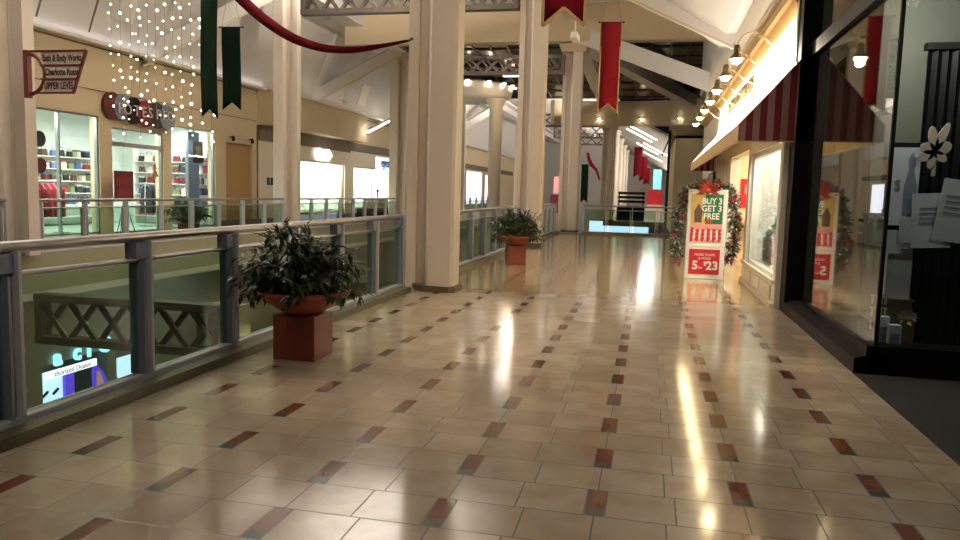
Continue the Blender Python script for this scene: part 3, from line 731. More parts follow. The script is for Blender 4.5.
# ------------------------------------------------------------------ potted plants on terracotta boxes
def foliage(rx, rz, zc, n_tw, seed, L=(0.07, 0.13)):
    rd = random.Random(seed); b = MB(); st = MB()
    for i in range(n_tw):
        a = rd.uniform(0, 2*PI); el = math.asin(rd.uniform(-0.42, 0.97)); q = rd.uniform(0.72, 1.08)
        tip = Vector((rx*q*math.cos(a)*math.cos(el), rx*q*math.sin(a)*math.cos(el), zc + rz*q*math.sin(el)))
        root = Vector((0.05*math.cos(a), 0.05*math.sin(a), zc - 0.12 + 0.2*max(0, math.sin(el))))
        mid = (root+tip)/2 + Vector((0,0,0.08))
        pts = [root*(1-t)**2 + mid*2*t*(1-t) + tip*t*t for t in (0, .25, .5, .75, 1)]
        st.tube(pts, [0.006,0.005,0.004,0.003,0.002], 4, cap=False)
        for j in range(13):
            t = 0.3 + 0.72*j/12
            p = root*(1-t)**2 + mid*2*t*(1-t) + tip*t*t if t < 1 else tip
            d = (tip-root).normalized()
            side = Vector((rd.uniform(-1,1), rd.uniform(-1,1), rd.uniform(-0.9,0.45)))
            dd = (d*0.7 + side*0.9 + Vector((0,0,-0.25)))
            l = rd.uniform(*L)
            b.leaf(p, dd, l, l*0.30, (rd.uniform(-.3,.3), rd.uniform(-.3,.3), 1), 0, rd.uniform(0.05,0.3))
    return b, st
def planter(loc, label, rotz=0.0, n_tw=150, seed=3, twist=0.0):
    t = thing('potted_plant', label, 'plant', loc, rotz, 'potted plants on terracotta boxes along the railing')
    MB().box(-0.185, 0.185, -0.185, 0.185, 0, 0.37).build('pedestal_box', 'boxterra', t, bevel=0.006)
    bw = MB().lathe([(0.12,0.37),(0.16,0.38),(0.30,0.47),(0.385,0.535),(0.40,0.56),(0.39,0.575),(0.36,0.565),(0.28,0.52)], n=36).build('bowl', 'terracotta', t)
    MB().lathe([(0.0001,0.545),(0.25,0.55),(0.345,0.555)], n=24).build('soil', 'soil', t)
    b, st = foliage(0.53, 0.44, 0.66, n_tw, seed, (0.08, 0.15))
    b.build('foliage', 'leaf', t, rotz=twist); st.tube([(0.02,0,0.54),(0.0,0.02,0.85)], 0.018, 6).tube([(-0.05,0.03,0.54),(-0.1,0.06,0.8)], 0.013, 6).build('stems', 'stem', t, rotz=twist)
    return t
planter((-2.81, 5.78, 0), 'large leafy plant in a terracotta bowl on a box, nearest along the railing')
planter((-2.62, 15.0, 0), 'leafy plant in a terracotta bowl before the second walkway pillar', 0.35, 150, 8)
t = thing('potted_plant', 'leafy plant in a brown pot across the atrium beside the shop doorway', 'plant', (-12.35, 18.35, 0))
MB().box(-0.2, 0.2, -0.2, 0.2, 0, 0.36).build('pedestal_box', 'boxterra', t); MB().lathe([(0.15,0.36),(0.4,0.5),(0.42,0.54),(0.3,0.5)], n=20).build('bowl', 'terracotta', t)
b, st = foliage(0.6, 0.42, 0.62, 70, 21, (0.1, 0.18)); b.build('foliage', 'leaf', t); st.build('stems', 'stem', t)

# ------------------------------------------------------------------ banners, ribbon swag, string lights
def banner(x, y, ztop, ztip, w, label, cloth, rotz=0.0, edge=None, zc=8.3, group=None):
    t = thing('banner', label, 'banner', (x, y, ztip), rotz, group); L = ztop-ztip; nt_ = w*0.42
    nz = 10; b = MB(); vs = []; fs = []
    def row(z, z2, yy): return [(-w/2, yy, z), (0, yy*0.5, z2), (w/2, yy, z)]
    for s in (-0.004, 0.004):
        for i in range(nz+1):
            k = i/nz
            lo = L*k if i else 0
            yy = 0.025*math.sin(k*5)+s
            vs += [(-w/2, yy, lo), (0, yy+0.012, lo if i else nt_), (w/2, yy, lo)]
    m = 3*(nz+1)
    for i in range(nz):
        for c in (0, 1):
            a = i*3+c; fs += [(a, a+1, a+4, a+3), (m+a+1, m+a, m+a+3, m+a+4)]
    for i in range(nz): fs += [(i*3, i*3+3, m+i*3+3, m+i*3), (i*3+2, m+i*3+2, m+i*3+5, i*3+5)]
    fs += [(0, m, m+1, 1), (1, m+1, m+2, 2)]
    b.add(vs, fs, 0, True); b.build('cloth', cloth, t)
    if edge:
        e = MB(); q = 0.035
        for pa in (((-w/2,0,0),(-w/2,0,L)), ((w/2,0,0),(w/2,0,L)), ((-w/2,0,0.0),(0,0,nt_)), ((w/2,0,0.0),(0,0,nt_))): e.bar(pa[0], pa[1], q, 0.03, (0,1,0))
        e.build('border', edge, t)
    r = MB().tube([(-w/2-0.06,0,L),(w/2+0.06,0,L)], 0.016, 8); r.build('rod', 'brownred' if cloth == 'redcloth' else 'black', t)
    for sx in (-1, 1): MB().ball((sx*(w/2+0.06),0,L), 0.025, 8).build('rod_tip', 'black', t)
    if zc: MB().tube([(-w/2,0,L),(0,0,min(L+1.2, zc-ztip))], 0.004, 4).tube([(w/2,0,L),(0,0,min(L+1.2, zc-ztip))], 0.004, 4).tube([(0,0,min(L+1.2, zc-ztip)-0.01),(0,0,zc-ztip)], 0.004, 4).build('cord', 'cord', t)
    return t
banner(-1.09, 9.0, 5.4, 3.39, 0.49, 'large red swallowtail banner with pale edging overhead, nearest of the red ones', 'redcloth', 0.05, 'gold', 7.0)
banner(-1.14, 19.2, 5.68, 3.5, 0.48, 'red swallowtail banner with pale edging hanging in front of the skylight', 'redcloth', 0.1, 'gold', 7.1)
for x, y, z0, z1, lb in ((-0.95,54,2.75,4.85,'nearest of the three small red banners in the far corridor'), (-0.62,60,2.62,4.5,'middle one of the three small red banners in the far corridor'), (-0.36,66,2.45,3.9,'farthest of the three small red banners in the far corridor')):
    banner(x, y, z1, z0, 0.55, lb, 'redcloth', 0, None, 7.4)
banner(-10.2, 17.0, 5.28, 3.28, 0.48, 'dark green swallowtail banner hanging from a rod, clear of the string lights', 'greencloth', 0.1, None, 8.3)
banner(-7.62, 12.0, 5.6, 2.6, 0.36, 'dark green banner turned edgewise among the string lights', 'greencloth', 1.3, None, 8.3)

banner(-4.6, 54, 3.6, 0.9, 0.5, 'dark green banner far down the hall, right of the far end pillar', 'greencloth', 0, None, 7.4)
t = thing('ribbon_swag', 'small distant red ribbon swag right of the far end pillar', 'ribbon', (-4.7, 57, 3.2))
MB().tube([(0.0,0,1.4),(0.1,0,0.9),(0.35,0,0.45),(0.7,0,0.1),(0.95,0,-0.6)], [0.1,0.13,0.13,0.1,0.06], 8).build('ribbon_cloth', 'redcloth', t)
# red ribbon swag : a strip of cloth hanging in a curve
t = thing('ribbon_swag', 'wide red ribbon swag curving down to the nearest pillar', 'ribbon', (-3.42, 10.3, 3.52))
P = [(0,0),(-0.42,-0.07),(-0.85,-0.115),(-1.3,-0.08),(-1.75,0.06),(-2.15,0.29),(-2.5,0.56),(-2.95,0.98),(-3.5,1.6),(-4.2,2.5),(-5.0,3.7),(-5.6,4.7)]
W = [0.02,0.05,0.085,0.11,0.135,0.155,0.165,0.17,0.18,0.18,0.18,0.18]
PS = []; WS = []
for i in range(len(P)-1):
    q = [Vector(P[max(0, min(len(P)-1, i+k))]) for k in (-1, 0, 1, 2)]
    for j in range(4):
        u = j/4; PS.append(tuple(0.5*(2*q[1] + (q[2]-q[0])*u + (2*q[0]-5*q[1]+4*q[2]-q[3])*u*u + (3*q[1]-q[0]-3*q[2]+q[3])*u**3))); WS.append(W[i]+(W[i+1]-W[i])*u)
P, W = PS + [P[-1]], WS + [W[-1]]
b = MB(); vs = []
for i, ((x, z), w) in enumerate(zip(P, W)):
    a = P[max(i-1,0)]; c = P[min(i+1,len(P)-1)]; d = Vector((c[0]-a[0], 0, c[1]-a[1])).normalized(); n_ = Vector((-d.z, 0, d.x))
    tw = 0.05 - 0.0008*i
    for s, o in ((-1,-0.006),(1,-0.006),(1,0.006),(-1,0.006)):
        v = Vector((x, s*tw*0.5 + o, z)) + n_*s*w*0.5; vs.append(v)
fs = [(i*4+k, i*4+(k+1)%4, i*4+4+(k+1)%4, i*4+4+k) for i in range(len(P)-1) for k in range(4)]
b.add(vs, fs, 0, True).build('ribbon_cloth', 'redcloth', t)
MB().tube([(0,0,0),(0.06,0.02,0.04)], 0.02, 6).build('wall_hook', 'brass', t)

def P3(px, py, Y):
    d = fw + R_*((px-480)/f) + U_*((270-py)/f); s_ = Y/d.y
    return Vector((0,0,H)) + d*s_
# curtain of string lights
strings = [(112,2.9),(121,2.4),(131,2.6),(139,2.3),(148,2.45),(156,2.3),(165,2.4),(173,2.5),(182,2.6),(191,2.35),(201,2.3),(211,2.2)]
bulb_me = None
for i, (px, zb) in enumerate(strings):
    yy = 13.0 + 0.5*math.sin(i*2.1)
    x = P3(px, 60, yy).x
    t = thing('string_light', '%s strand of the hanging curtain of tiny lights, counted from the round sign side' % ('first','second','third','fourth','fifth','sixth','seventh','eighth','ninth','tenth','eleventh','twelfth')[i], 'string lights', (x, yy, zb), 0, 'curtain of string lights')
    MB().tube([(0,0,0),(0,0,8.35-zb)], 0.003, 4).build('wire', 'cord', t)
    z = 0.02; rd = random.Random(40+i)
    while z + zb < 5.15:
        if bulb_me is None:
            o = MB().ball((0,0,0), 0.034, 8).build('bulb', 'bulb', t); bulb_me = o.data
        else:
            o = bpy.data.objects.new('bulb', bulb_me); COL.objects.link(o); o.parent = t
        s_ = rd.choice((0.3, 0.42, 0.5, 0.6, 0.75)); o.scale = (s_, s_, s_)
        o.location = (rd.uniform(-.05,.05), rd.uniform(-.05,.05), z); z += rd.uniform(0.13, 0.34)

# directory arm on the pillar across the atrium
t = thing('directory_sign', 'maroon bracket sign with three pale name panels on the pillar across the atrium', 'sign', (-11.03, 11.62, 3.32), -PI/2)
br = MB().box(-0.05, 0.05, -0.05, 0.04, -0.42, 0.42)
br.build('wall_bar', 'brownred', t)
MB().tube([(0, 0.0+0.36*math.sin(PI*k/12), 0.36*math.cos(PI*k/12)) for k in range(13)], 0.035, 8).build('curved_arm', 'brownred', t)
zt, zb_ = 0.40, -0.33
yr = lambda z: 0.95 + (z-zb_)/(zt-zb_)*0.28
fr = MB().bar((0,0.05,zt),(0,yr(zt),zt), 0.05, 0.035).bar((0,0.05,zb_),(0,yr(zb_),zb_), 0.05, 0.035).bar((0,yr(zt),zt),(0,yr(zb_),zb_), 0.05, 0.035)
zs = [zt, 0.15, -0.09, zb_]
for z in zs[1:3]: fr.bar((0,0.28,z),(0,yr(z),z), 0.05, 0.03)
fr.build('sign_frame', 'brownred', t)
for (z1, z0), s_ in zip(zip(zs, zs[1:]), ('Bath & Body Works', 'Charlotte Russe', 'UPPER LEVEL')):
    ya = 0.02 + 0.36*math.sqrt(max(0.05, 1-((z0+z1)/2/0.42)**2))
    p = MB().prism([(ya,z0),(yr(z0),z0),(yr(z1),z1),(ya,z1)], -0.012, 0.012, 0).build('name_panel', 'signface', t)
    text('panel_lettering', s_, 0.165, 'signtext', p, (0.016, (ya+yr((z0+z1)/2))/2, (z0+z1)/2), (0,1,0), (0,0,1), depth=0.003, sx={'B':0.60,'C':0.66,'U':0.66}[s_[0]], bold=0.004)

# spot heads under the ceiling
def spot_head(p, aim, label, m='white'):
    t = thing('track_spot', label, 'spotlight', p)
    d = (Vector(aim)-Vector(p)).normalized()
    MB().tube([(0,0,0),(0,0,0.45)], 0.02, 6).build('stem', 'white', t)
    MB().bar(-d*0.12, d*0.16, 0.16, 0.16).build('lamp_body', m, t)
    return t
spot_head((-8.0, 25.0, 6.35), (-8, 27, 5.6), 'white spotlight under the ceiling seen past the ribbon swag')
spot_head((-2.0, 19.0, 5.3), (-1.6, 21, 4.6), 'white spotlight below the nearest red banner')
spot_head((-13.0, 30.5, 5.2), (-12.4, 33, 4.6), 'white spotlight over the bright shops across the atrium')

# ------------------------------------------------------------------ white shop with the striped awning
WX = 1.66
w = MB()
w.box(WX, WX+0.2, 10.42, 10.62, 0, 2.3).box(WX, WX+0.2, 13.72, 13.98, 0, 2.3).box(WX, WX+0.2, 10.62, 13.72, 0, 0.34).box(WX, WX+0.2, 10.62, 13.72, 2.2, 2.3)
w.box(WX, WX+0.2, 10.42, 26, 2.3, 2.5).box(WX, WX+0.2, 17.0, 19.4, 0, 2.3).box(WX, WX+0.2, 19.4, 26, 0, 2.3)
struct('wall_white_shop_front', w, 'white')
wm = MB()
for y0, y1 in ((10.72,11.65),(11.75,12.65),(12.75,13.65)): wm.box(WX-0.02, WX, y0, y1, 0.08, 0.28)
wm.box(WX-0.05, WX, 10.45, 13.95, 0, 0.06).box(WX-0.04, WX, 10.45, 13.95, 0.32, 0.37)
for y in (17.35, 18.5, 19.3, 20.5, 22): wm.box(WX-0.025, WX, y, y+0.05, 0, 2.3)
struct('trim_8', wm, 'offwhite')
struct('wall_right', MB().box(1.76, 1.96, 10.42, 28.2, 2.5, 5.4), 'offwhite')
struct('wall_right_near', MB().box(2.0, 2.3, -3, 10.42, 4.4, 5.4), 'ceiling')
struct('trim_9', MB().box(1.6, 1.76, 10.42, 27.5, 3.98, 4.10).prism([(1.76,3.86),(1.66,3.98),(1.76,3.98)], 10.42, 27.5, 1).box(1.68, 1.76, 10.42, 27.5, 4.10, 4.16), 'woodlight')
t = thing('window_6', None, None, (WX+0.1, 0, 0)); t['kind'] = 'structure'
MB().box(-0.04,0.04,10.62,10.69,0.34,2.2).box(-0.04,0.04,13.65,13.72,0.34,2.2).box(-0.04,0.04,10.62,13.72,2.13,2.2).box(-0.04,0.04,10.62,13.72,0.34,0.40).build('window_frame', 'white', t)
MB().box(-0.005,0.005,10.69,13.65,0.40,2.13).build('glass_pane', 'glass_shop', t)
struct('wall_display_back', MB().box(2.5, 2.55, 10.42, 13.98, 0, 2.5).box(1.86, 2.5, 13.93, 13.98, 0, 2.5).box(1.86, 2.5, 10.42, 10.47, 0, 2.5).box(1.86, 2.5, 10.42, 13.98, 2.45, 2.5).box(1.86, 2.5, 10.47, 13.93, 0, 0.4), 'snow')
struct('wall_shop_inside', MB().box(WX+0.2, 6, 17.3, 17.4, 0, 3).box(6, 6.1, 13.9, 17.4, 0, 3).box(1.86, 6, 13.98, 14.0, 0, 3).box(1.86, 6, 13.98, 17.4, 2.95, 3.0), 'warmwall')
t = thing('wall_poster', 'red poster on the warm wall inside the white shop doorway', 'poster', (2.12, 17.28, 1.25))
MB().box(-0.2,0.2,-0.015,0,0,0.62).build('poster_panel', 'posterred', t); MB().box(-0.12,0.12,-0.02,-0.015,0.3,0.5).build('printed_block', 'gingham', t)
t = thing('wall_tray', 'brown wooden box shelf below the red wall poster', 'shelf', (2.2, 17.28, 0.72))
MB().box(-0.12,0.12,-0.2,0,0,0.3).build('shelf_box', 'p5', t); MB().box(-0.1,0.1,-0.205,-0.2,0.05,0.25).build('shelf_front', 'stem', t)
t = thing('shop_screen', 'small black screen on the pale pier beyond the shop doorway', 'screen', (WX, 21.6, 1.75))
MB().box(-0.06,0,-0.9,0.9,-0.05,0.38).build('screen_case', 'black', t); MB().box(-0.065,-0.06,-0.8,0.8,0,0.34).build('screen_glass', 'skyglass', t)

M['awnstripe'] = stripe_mat('awning_stripe', 0, 0.165, (148, 112, 106), (108, 14, 26), 0.02)
aw = thing('awning', 'sloping shop awning with a red striped end above the white display window', 'awning', (0, 0, 0))
ax0, ax1, az0, az1, az2, ay0, ay1 = 1.05, 1.76, 2.17, 2.37, 3.2, 10.08, 21.5
MB().prism([(ax0,az1-0.012),(ax1,az2-0.012),(ax1,az2),(ax0,az1)], ay0, ay1, 1).build('awning_top', 'offwhite', aw)
MB().prism([(ax0,az0),(1.97,az0),(1.97,az2+0.2),(ax1,az2),(ax0,az1)], ay0, ay0+0.012, 1).build('striped_end', 'awnstripe', aw)
MB().prism([(ax0,az0),(ax1,az0),(ax1,az2),(ax0,az1)], ay1-0.012, ay1, 1).build('striped_end', 'awnstripe', aw)
MB().box(ax0, ax0+0.012, ay0, ay1, az0, az1).build('valance', 'woodlight', aw)
fr = MB().tube([(ax0+0.02,ay0+0.03,az0),(ax1,ay0+0.03,az0)], 0.014, 6).tube([(ax0+0.02,ay0,az0),(ax0+0.02,ay1,az0)], 0.014, 6)
for y in (12.5, 15, 17.5, 20): fr.tube([(ax0+0.03,y,az0),(ax0+0.03,y,az1-0.02),(ax1,y,az2-0.03)], 0.012, 6)
fr.build('awning_frame', 'woodlight', aw)
t = thing('shop_lettering', 'dark raised letters on the bright board over the awning', 'sign', (1.748, 16.9, 3.56))
text('lettering', 'BATH & BODY WORKS', 0.36, 'brass', t, (-0.01,0,0), (0,-1,0), (0,0,1), depth=0.02, sx=1.18)

def gooseneck(y, label):
    t = thing('gooseneck_lamp', label, 'lamp', (1.76, y, 3.5), 0, 'gooseneck lamps over the awning')
    path = [(0,0,0),(-0.05,-0.003,0.02),(-0.12,-0.01,0.045),(-0.22,-0.015,0.10),(-0.30,-0.02,0.17),(-0.38,-0.02,0.235),(-0.46,-0.02,0.265),(-0.54,-0.02,0.25),(-0.61,-0.02,0.20),(-0.65,-0.02,0.13),(-0.665,-0.02,0.06)]
    MB().tube(path, 0.013, 8).build('arm', 'cable', t)
    MB().lathe([(0.05,0),(0.05,0.02),(0.02,0.025)], n=12).build('wall_rose', 'cable', t, (0,0,0))
    sh = MB().lathe([(0.0001,0.07),(0.035,0.065),(0.05,0.02),(0.052,-0.05),(0.075,-0.09),(0.115,-0.135),(0.108,-0.135),(0.068,-0.09),(0.045,-0.05)], (-0.665,-0.02,0.02), 18).build('lamp_shade', 'brass', t)
    MB().ball((-0.665,-0.02,-0.10), 0.078, 14).build('bulb', 'lampglow', t)
    lamp('gooseneck_light', 'SPOT', (1.76-0.665, y-0.02, 3.5-0.18), 520, (255, 240, 212), 0.05, (1.76, y-0.02, 3.0), 2.7, 0.5)
    return t
for i in range(7):
    gooseneck(11.35+1.6*i, '%s brass gooseneck lamp over the awning, counted from the black post' % ('first','second','third','fourth','fifth','sixth','seventh')[i])

# poster stand with garland
t = thing('poster_stand', 'white poster stand with red and green sale posters by the shop entrance', 'poster stand', (0.995, 13.78, 0))
MB().box(-0.335,0.335,0,0.10,0,1.585).build('stand_body', 'white', t, bevel=0.008)
pp = MB().box(-0.275,0.265,-0.006,0,0.66,1.50).build('upper_poster', 'posteryellow', t)
MB().prism([(-0.02,0.98),(0.265,0.98),(0.265,1.50),(-0.02,1.50),(-0.09,1.25)], -0.010, -0.006, 1).build('green_area', 'green', pp)
MB().prism([(-0.21,1.0),(-0.09,1.0),(-0.08,1.2),(-0.12,1.28),(-0.15,1.34),(-0.18,1.28),(-0.22,1.2)], -0.0085, -0.006, 1).build('lantern_print', 'p5', pp)
MB().prism([(-0.275,0.66),(0.265,0.66),(0.265,1.0),(0.12,1.03),(0.0,0.95),(-0.15,1.0),(-0.275,0.92)], -0.009, -0.006, 1).build('cloth_print', 'gingham', pp)
st_ = MB()
for k in range(6): st_.prism([(-0.272+0.095*k,0.66),(-0.235+0.095*k,0.66),(-0.215+0.09*k,0.90-0.02*(k%2)),(-0.255+0.09*k,0.92-0.03*(k%3))], -0.011, -0.006, 1)
for k in range(3): st_.prism([(-0.27,0.69+0.075*k),(0.26,0.72+0.07*k),(0.26,0.75+0.07*k),(-0.27,0.725+0.075*k)], -0.0105, -0.006, 1)
st_.build('checked_cloth_print', 'posterred', pp)
st2 = MB()
for k in range(5): st2.prism([(-0.225+0.1*k,0.70),(-0.195+0.1*k,0.70),(-0.185+0.095*k,0.88),(-0.215+0.095*k,0.87)], -0.0115, -0.006, 1)
st2.build('pale_check_print', 'snow', pp)
MB().prism([(-0.02,1.0),(0.05,0.97),(0.1,1.02),(0.06,1.06),(0.0,1.05)], -0.0108, -0.006, 1).build('fruit_print', 'bow', pp)
for z, s_ in ((1.375,'BUY 3'),(1.245,'GET 3'),(1.11,'FREE')): text('poster_lettering', s_, 0.15, 'white', pp, (0.075,-0.014,z), (1,0,0), (0,0,1), depth=0.002, sx=0.86, bold=0.004)
lp = MB().box(-0.27,0.255,-0.006,0,0.085,0.53).build('lower_poster', 'posterred', t)
text('poster_lettering', '5', 0.21, 'white', lp, (-0.16,-0.009,0.235), (1,0,0), (0,0,1), depth=0.002, bold=0.006)
text('poster_lettering', 'for', 0.065, 'white', lp, (-0.06,-0.009,0.20), (1,0,0), (0,0,1), depth=0.002)
text('poster_lettering', '$', 0.11, 'white', lp, (0.01,-0.009,0.275), (1,0,0), (0,0,1), depth=0.002)
text('poster_lettering', '23', 0.21, 'white', lp, (0.13,-0.009,0.235), (1,0,0), (0,0,1), depth=0.002, bold=0.006)
text('poster_lettering', 'MORE SOAPS', 0.06, 'white', lp, (0,-0.009,0.43), (1,0,0), (0,0,1), depth=0.002)
text('poster_lettering', '& MORE', 0.06, 'white', lp, (0,-0.009,0.365), (1,0,0), (0,0,1), depth=0.002)
MB().box(-0.335,0.335,-0.008,0,0.575,0.60).build('middle_rail', 'offwhite', t)

ga = thing('garland', 'frosted evergreen garland with red trimmings draped over the poster stand', 'garland', (0.995, 13.93, 0))
path = [(-0.46,0,0.33),(-0.50,0,0.6),(-0.49,0,0.95),(-0.44,0,1.3),(-0.36,0,1.53),(-0.18,0,1.64),(0,0,1.66),(0.18,0,1.64),(0.36,0,1.56),(0.47,0,1.35),(0.50,0,0.95),(0.48,0,0.6),(0.43,0,0.33)]
b = MB(); be = MB(); rb = MB(); rd = random.Random(5); sn = MB()
for i in range(len(path)-1):
    a, c = Vector(path[i]), Vector(path[i+1])
    for k in range(120):
        p = a.lerp(c, rd.random()); d = Vector((rd.gauss(0,1), rd.gauss(0,1), rd.gauss(0,1))).normalized()
        p2 = p + d*0.03
        b.leaf(p2, d, rd.uniform(0.09,0.16), 0.05, (rd.uniform(-1,1),rd.uniform(-1,1),1))
        if rd.random() < 0.07: sn.ball(p + d*0.10, rd.uniform(0.014,0.026), 6)
        if rd.random() < 0.05: be.ball(p + d*rd.uniform(0.07,0.11), rd.uniform(0.016,0.026), 6)
    for k in range(1):
        p = a.lerp(c, rd.random()); d = Vector((rd.uniform(-.5,.5), -1, rd.uniform(-.5,.5)))
        rb.leaf(p+Vector((0,-0.06,0)), d, 0.12, 0.07, (rd.uniform(-1,1),0,1)).leaf(p+Vector((0,-0.08,0)), Vector((rd.uniform(-1,1),-0.3,rd.uniform(-1,1))), 0.13, 0.07, (0,1,0))
f_ = b.build('foliage', 'pine', ga); f_['kind'] = 'stuff'
x_ = be.build('berries', 'berry', ga); x_['kind'] = 'stuff'
rb_ = None
x_ = sn.build('frosted_tips', 'snow', ga); x_['kind'] = 'stuff'
x_ = rb.build('ribbons', 'berry', ga); x_['kind'] = 'stuff'
bo = MB()
for a in range(10):
    an = PI*(-0.1 + 1.2*a/9); d = Vector((math.cos(an), 0, math.sin(an)))
    bo.leaf((0,-0.17,1.56), d, 0.2+0.03*(a%2), 0.075, (0,1,0))
    bo.leaf((0,-0.185,1.56), d+Vector((0,-0.3,0.1)), 0.14, 0.06, (0,1,0))
bo.ball((0,-0.18,1.55), 0.05, 10)
bo.build('bow', 'bow', ga)
MB().tube(path, 0.02, 6).build('core_wire', 'stem', ga)

# figures in the display window
t = thing('gift_bag', 'green gift bag with a bow in the white display window', 'gift bag', (1.98, 13.1, 0.4))
MB().prism([(-0.17,0),(0.17,0),(0.2,0.42),(-0.2,0.42)], -0.1, 0.1, 0).build('bag_body', 'pine', t, bevel=0.01)
MB().ball((-0.02,0,0.46), 0.07, 10).leaf((0,0,0.44),(0,1,0.6),0.2,0.1,(1,0,0)).leaf((0,0,0.44),(0,-1,0.6),0.2,0.1,(1,0,0)).build('bow', 'green', t)
t = thing('candy_box', 'tall pink and white striped box beside the green gift bag', 'box', (2.0, 12.6, 0.4))
M['pinkstripe'] = stripe_mat('pink_stripe', 1, 0.07, (238, 226, 222), (196, 90, 96))
MB().box(-0.1,0.1,-0.14,0.14,0,0.5).build('carton', 'pinkstripe', t); MB().ball((0,0,0.56), 0.09, 12).build('round_topper', 'snow', t); MB().lathe([(0.11,0.6),(0.1,0.63),(0.06,0.66),(0.05,0.74),(0.0001,0.75)], n=12).build('hat', 'green', t)

# ------------------------------------------------------------------ black shop front on the near right
GX = 1.9
bf = MB().box(XR, 1.95, 10.08, 10.41, 0, 4.6)
struct('wall_black_post', bf, 'blackpaint')
struct('trim_10', MB().box(XR-0.02, XR, 10.30, 10.42, 2.5, 4.6), 'steel')
struct('trim_11', MB().prism([(XR,0),(2.0,0),(2.0,0.17),(1.86,0.17),(XR,0.13)], 6.70, 10.08, 1).box(1.82, 6, 6.70, 7.0, 0, 0.24), 'blackpaint')
struct('trim_12', MB().box(GX-0.05, GX+0.05, 6.7, 10.08, 3.2, 3.36).box(GX-0.05, 6, 6.7, 6.8, 3.2, 3.36).box(GX-0.015, GX+0.015, 6.735, 6.765, 0.2, 4.5), 'black')
def gpane(n, x0, x1, y0, y1, z0, z1):
    o = MB().box(x0, x1, y0, y1, z0, z1).build('window_%d' % n, 'glass_dark'); o['kind'] = 'structure'; return o
gpane(7, GX-0.006, GX+0.006, 6.765, 10.08, 0.17, 3.2)
gpane(8, GX-0.006, GX+0.006, 6.78, 10.08, 3.36, 4.5)
gpane(9, GX+0.015, 6, 6.744, 6.756, 0.24, 3.2)
gpane(10, GX+0.015, 6, 6.744, 6.756, 3.36, 4.5)
struct('wall_display', MB().box(1.96, 6, 10.1, 10.15, 0, 4.5).box(2.02, 6, 7.75, 7.8, 0.16, 4.4), 'greywall')
struct('wall_entrance', MB().box(6, 6.2, -3, 10, 0, 4.6), 'blackpaint')
struct('ceiling_display', MB().box(1.95, 6, 6.8, 10.1, 4.5, 4.6).box(2.3, 6, -3, 6.7, 4.4, 4.5), 'blackpaint')
struct('floor_display', MB().box(1.95, 6, 7.0, 10.1, 0.002, 0.16), 'blackpaint')
t = thing('dark_curtain', 'black pleated curtain panel filling the display behind the corner glass', 'curtain', (2.33, 7.45, 0.16))
cb = MB(); pts = [(0.0+0.04*k, 0.03*(k % 2)) for k in range(80)]
cb.prism(pts + [(x, y+0.02) for x, y in pts[::-1]], 0.0, 2.62, 2); cb.build('curtain_cloth', 'blackpaint', t)
MB().box(-0.02, 3.2, -0.02, 0.07, 2.62, 2.68).build('curtain_rail', 'black', t)
t = thing('framed_notice', 'black framed notice with a figure, hung behind the corner glass', 'framed notice', (2.10, 7.05, 1.22))
MB().box(-0.17,0.13,0,0.03,-0.02,0.72).build('notice_frame', 'black', t); MB().box(-0.13,0.115,-0.004,0,0.02,0.68).build('notice_sheet', 'paper', t)
MB().prism([(0.0,0.12),(0.09,0.12),(0.10,0.35),(0.07,0.5),(0.08,0.58),(0.05,0.64),(0.02,0.58),(0.03,0.5),(0.0,0.35)], -0.007, -0.004, 1).build('printed_figure', 'bluegrey', t)
for z in (0.3,0.36,0.42,0.48): pass
text('notice_lettering', 'S', 0.12, 'bluegrey', t, (-0.05,-0.006,0.36), (1,0,0), (0,0,1), depth=0.001)
t = thing('flower_cutout', 'pale petal shaped cutout leaning at the top of the notices', 'ornament', (2.30, 7.0, 1.66))
fl = MB()
for an, L, w in ((100,0.30,0.10),(70,0.36,0.09),(150,0.17,0.13),(30,0.19,0.14),(205,0.2,0.12),(-40,0.16,0.1),(255,0.2,0.09)):
    a = math.radians(an); c, s = math.cos(a), math.sin(a); poly = []
    for k in range(14):
        q = 2*PI*k/14; u, v = 0.72*(L/2+L/2*math.cos(q)), 0.72*w/2*math.sin(q); poly.append((u*c-v*s, u*s+v*c+0.2))
    fl.prism(poly, -0.012, 0.012, 1)
fl.build('petals', 'signface', t); MB().box(-0.015,0.015,-0.01,0.01,0,0.2).build('stalk', 'signface', t)
def sheet(x, z, w, h, a, y, label, m='paper', mark=True, txt=None):
    t = thing('paper_notice', label, 'paper sheet', (x, y, z), 0, 'paper notices behind the corner glass')
    c, s = math.cos(a), math.sin(a); R2 = lambda p: (p[0]*c-p[1]*s, p[0]*s+p[1]*c)
    MB().prism([R2(p) for p in ((-w/2,0),(w/2,0),(w/2,h),(-w/2,h))], -0.002, 0.002, 1).build('sheet', m, t)
    if mark:
        b_ = MB()
        for k in range(4): b_.prism([R2(p) for p in ((-w*0.32,h*(0.45+0.09*k)),(w*0.3,h*(0.45+0.09*k)),(w*0.3,h*(0.47+0.09*k)),(-w*0.32,h*(0.47+0.09*k)))], -0.004, -0.002, 1)
        b_.build('printed_lines', 'bluegrey', t)
    return t
sheet(2.33, 1.06, 0.30, 0.46, 0.05, 7.0, 'pale blue sheet below the petal cutout, behind the corner glass')
sheet(2.43, 1.12, 0.22, 0.52, -0.12, 6.97, 'white sheet tilted against the pale blue sheet, with printed lines')
sheet(2.04, 1.0, 0.13, 0.2, 0.0, 6.98, 'small white card under the framed notice', mark=False)
sheet(2.13, 1.1, 0.12, 0.2, 0.03, 6.96, 'small pale card overlapping the lower right of the framed notice', mark=False)
t = thing('display_plinth', 'tall white plinth in the display at the glass corner', 'plinth', (2.14, 7.2, 0.16))
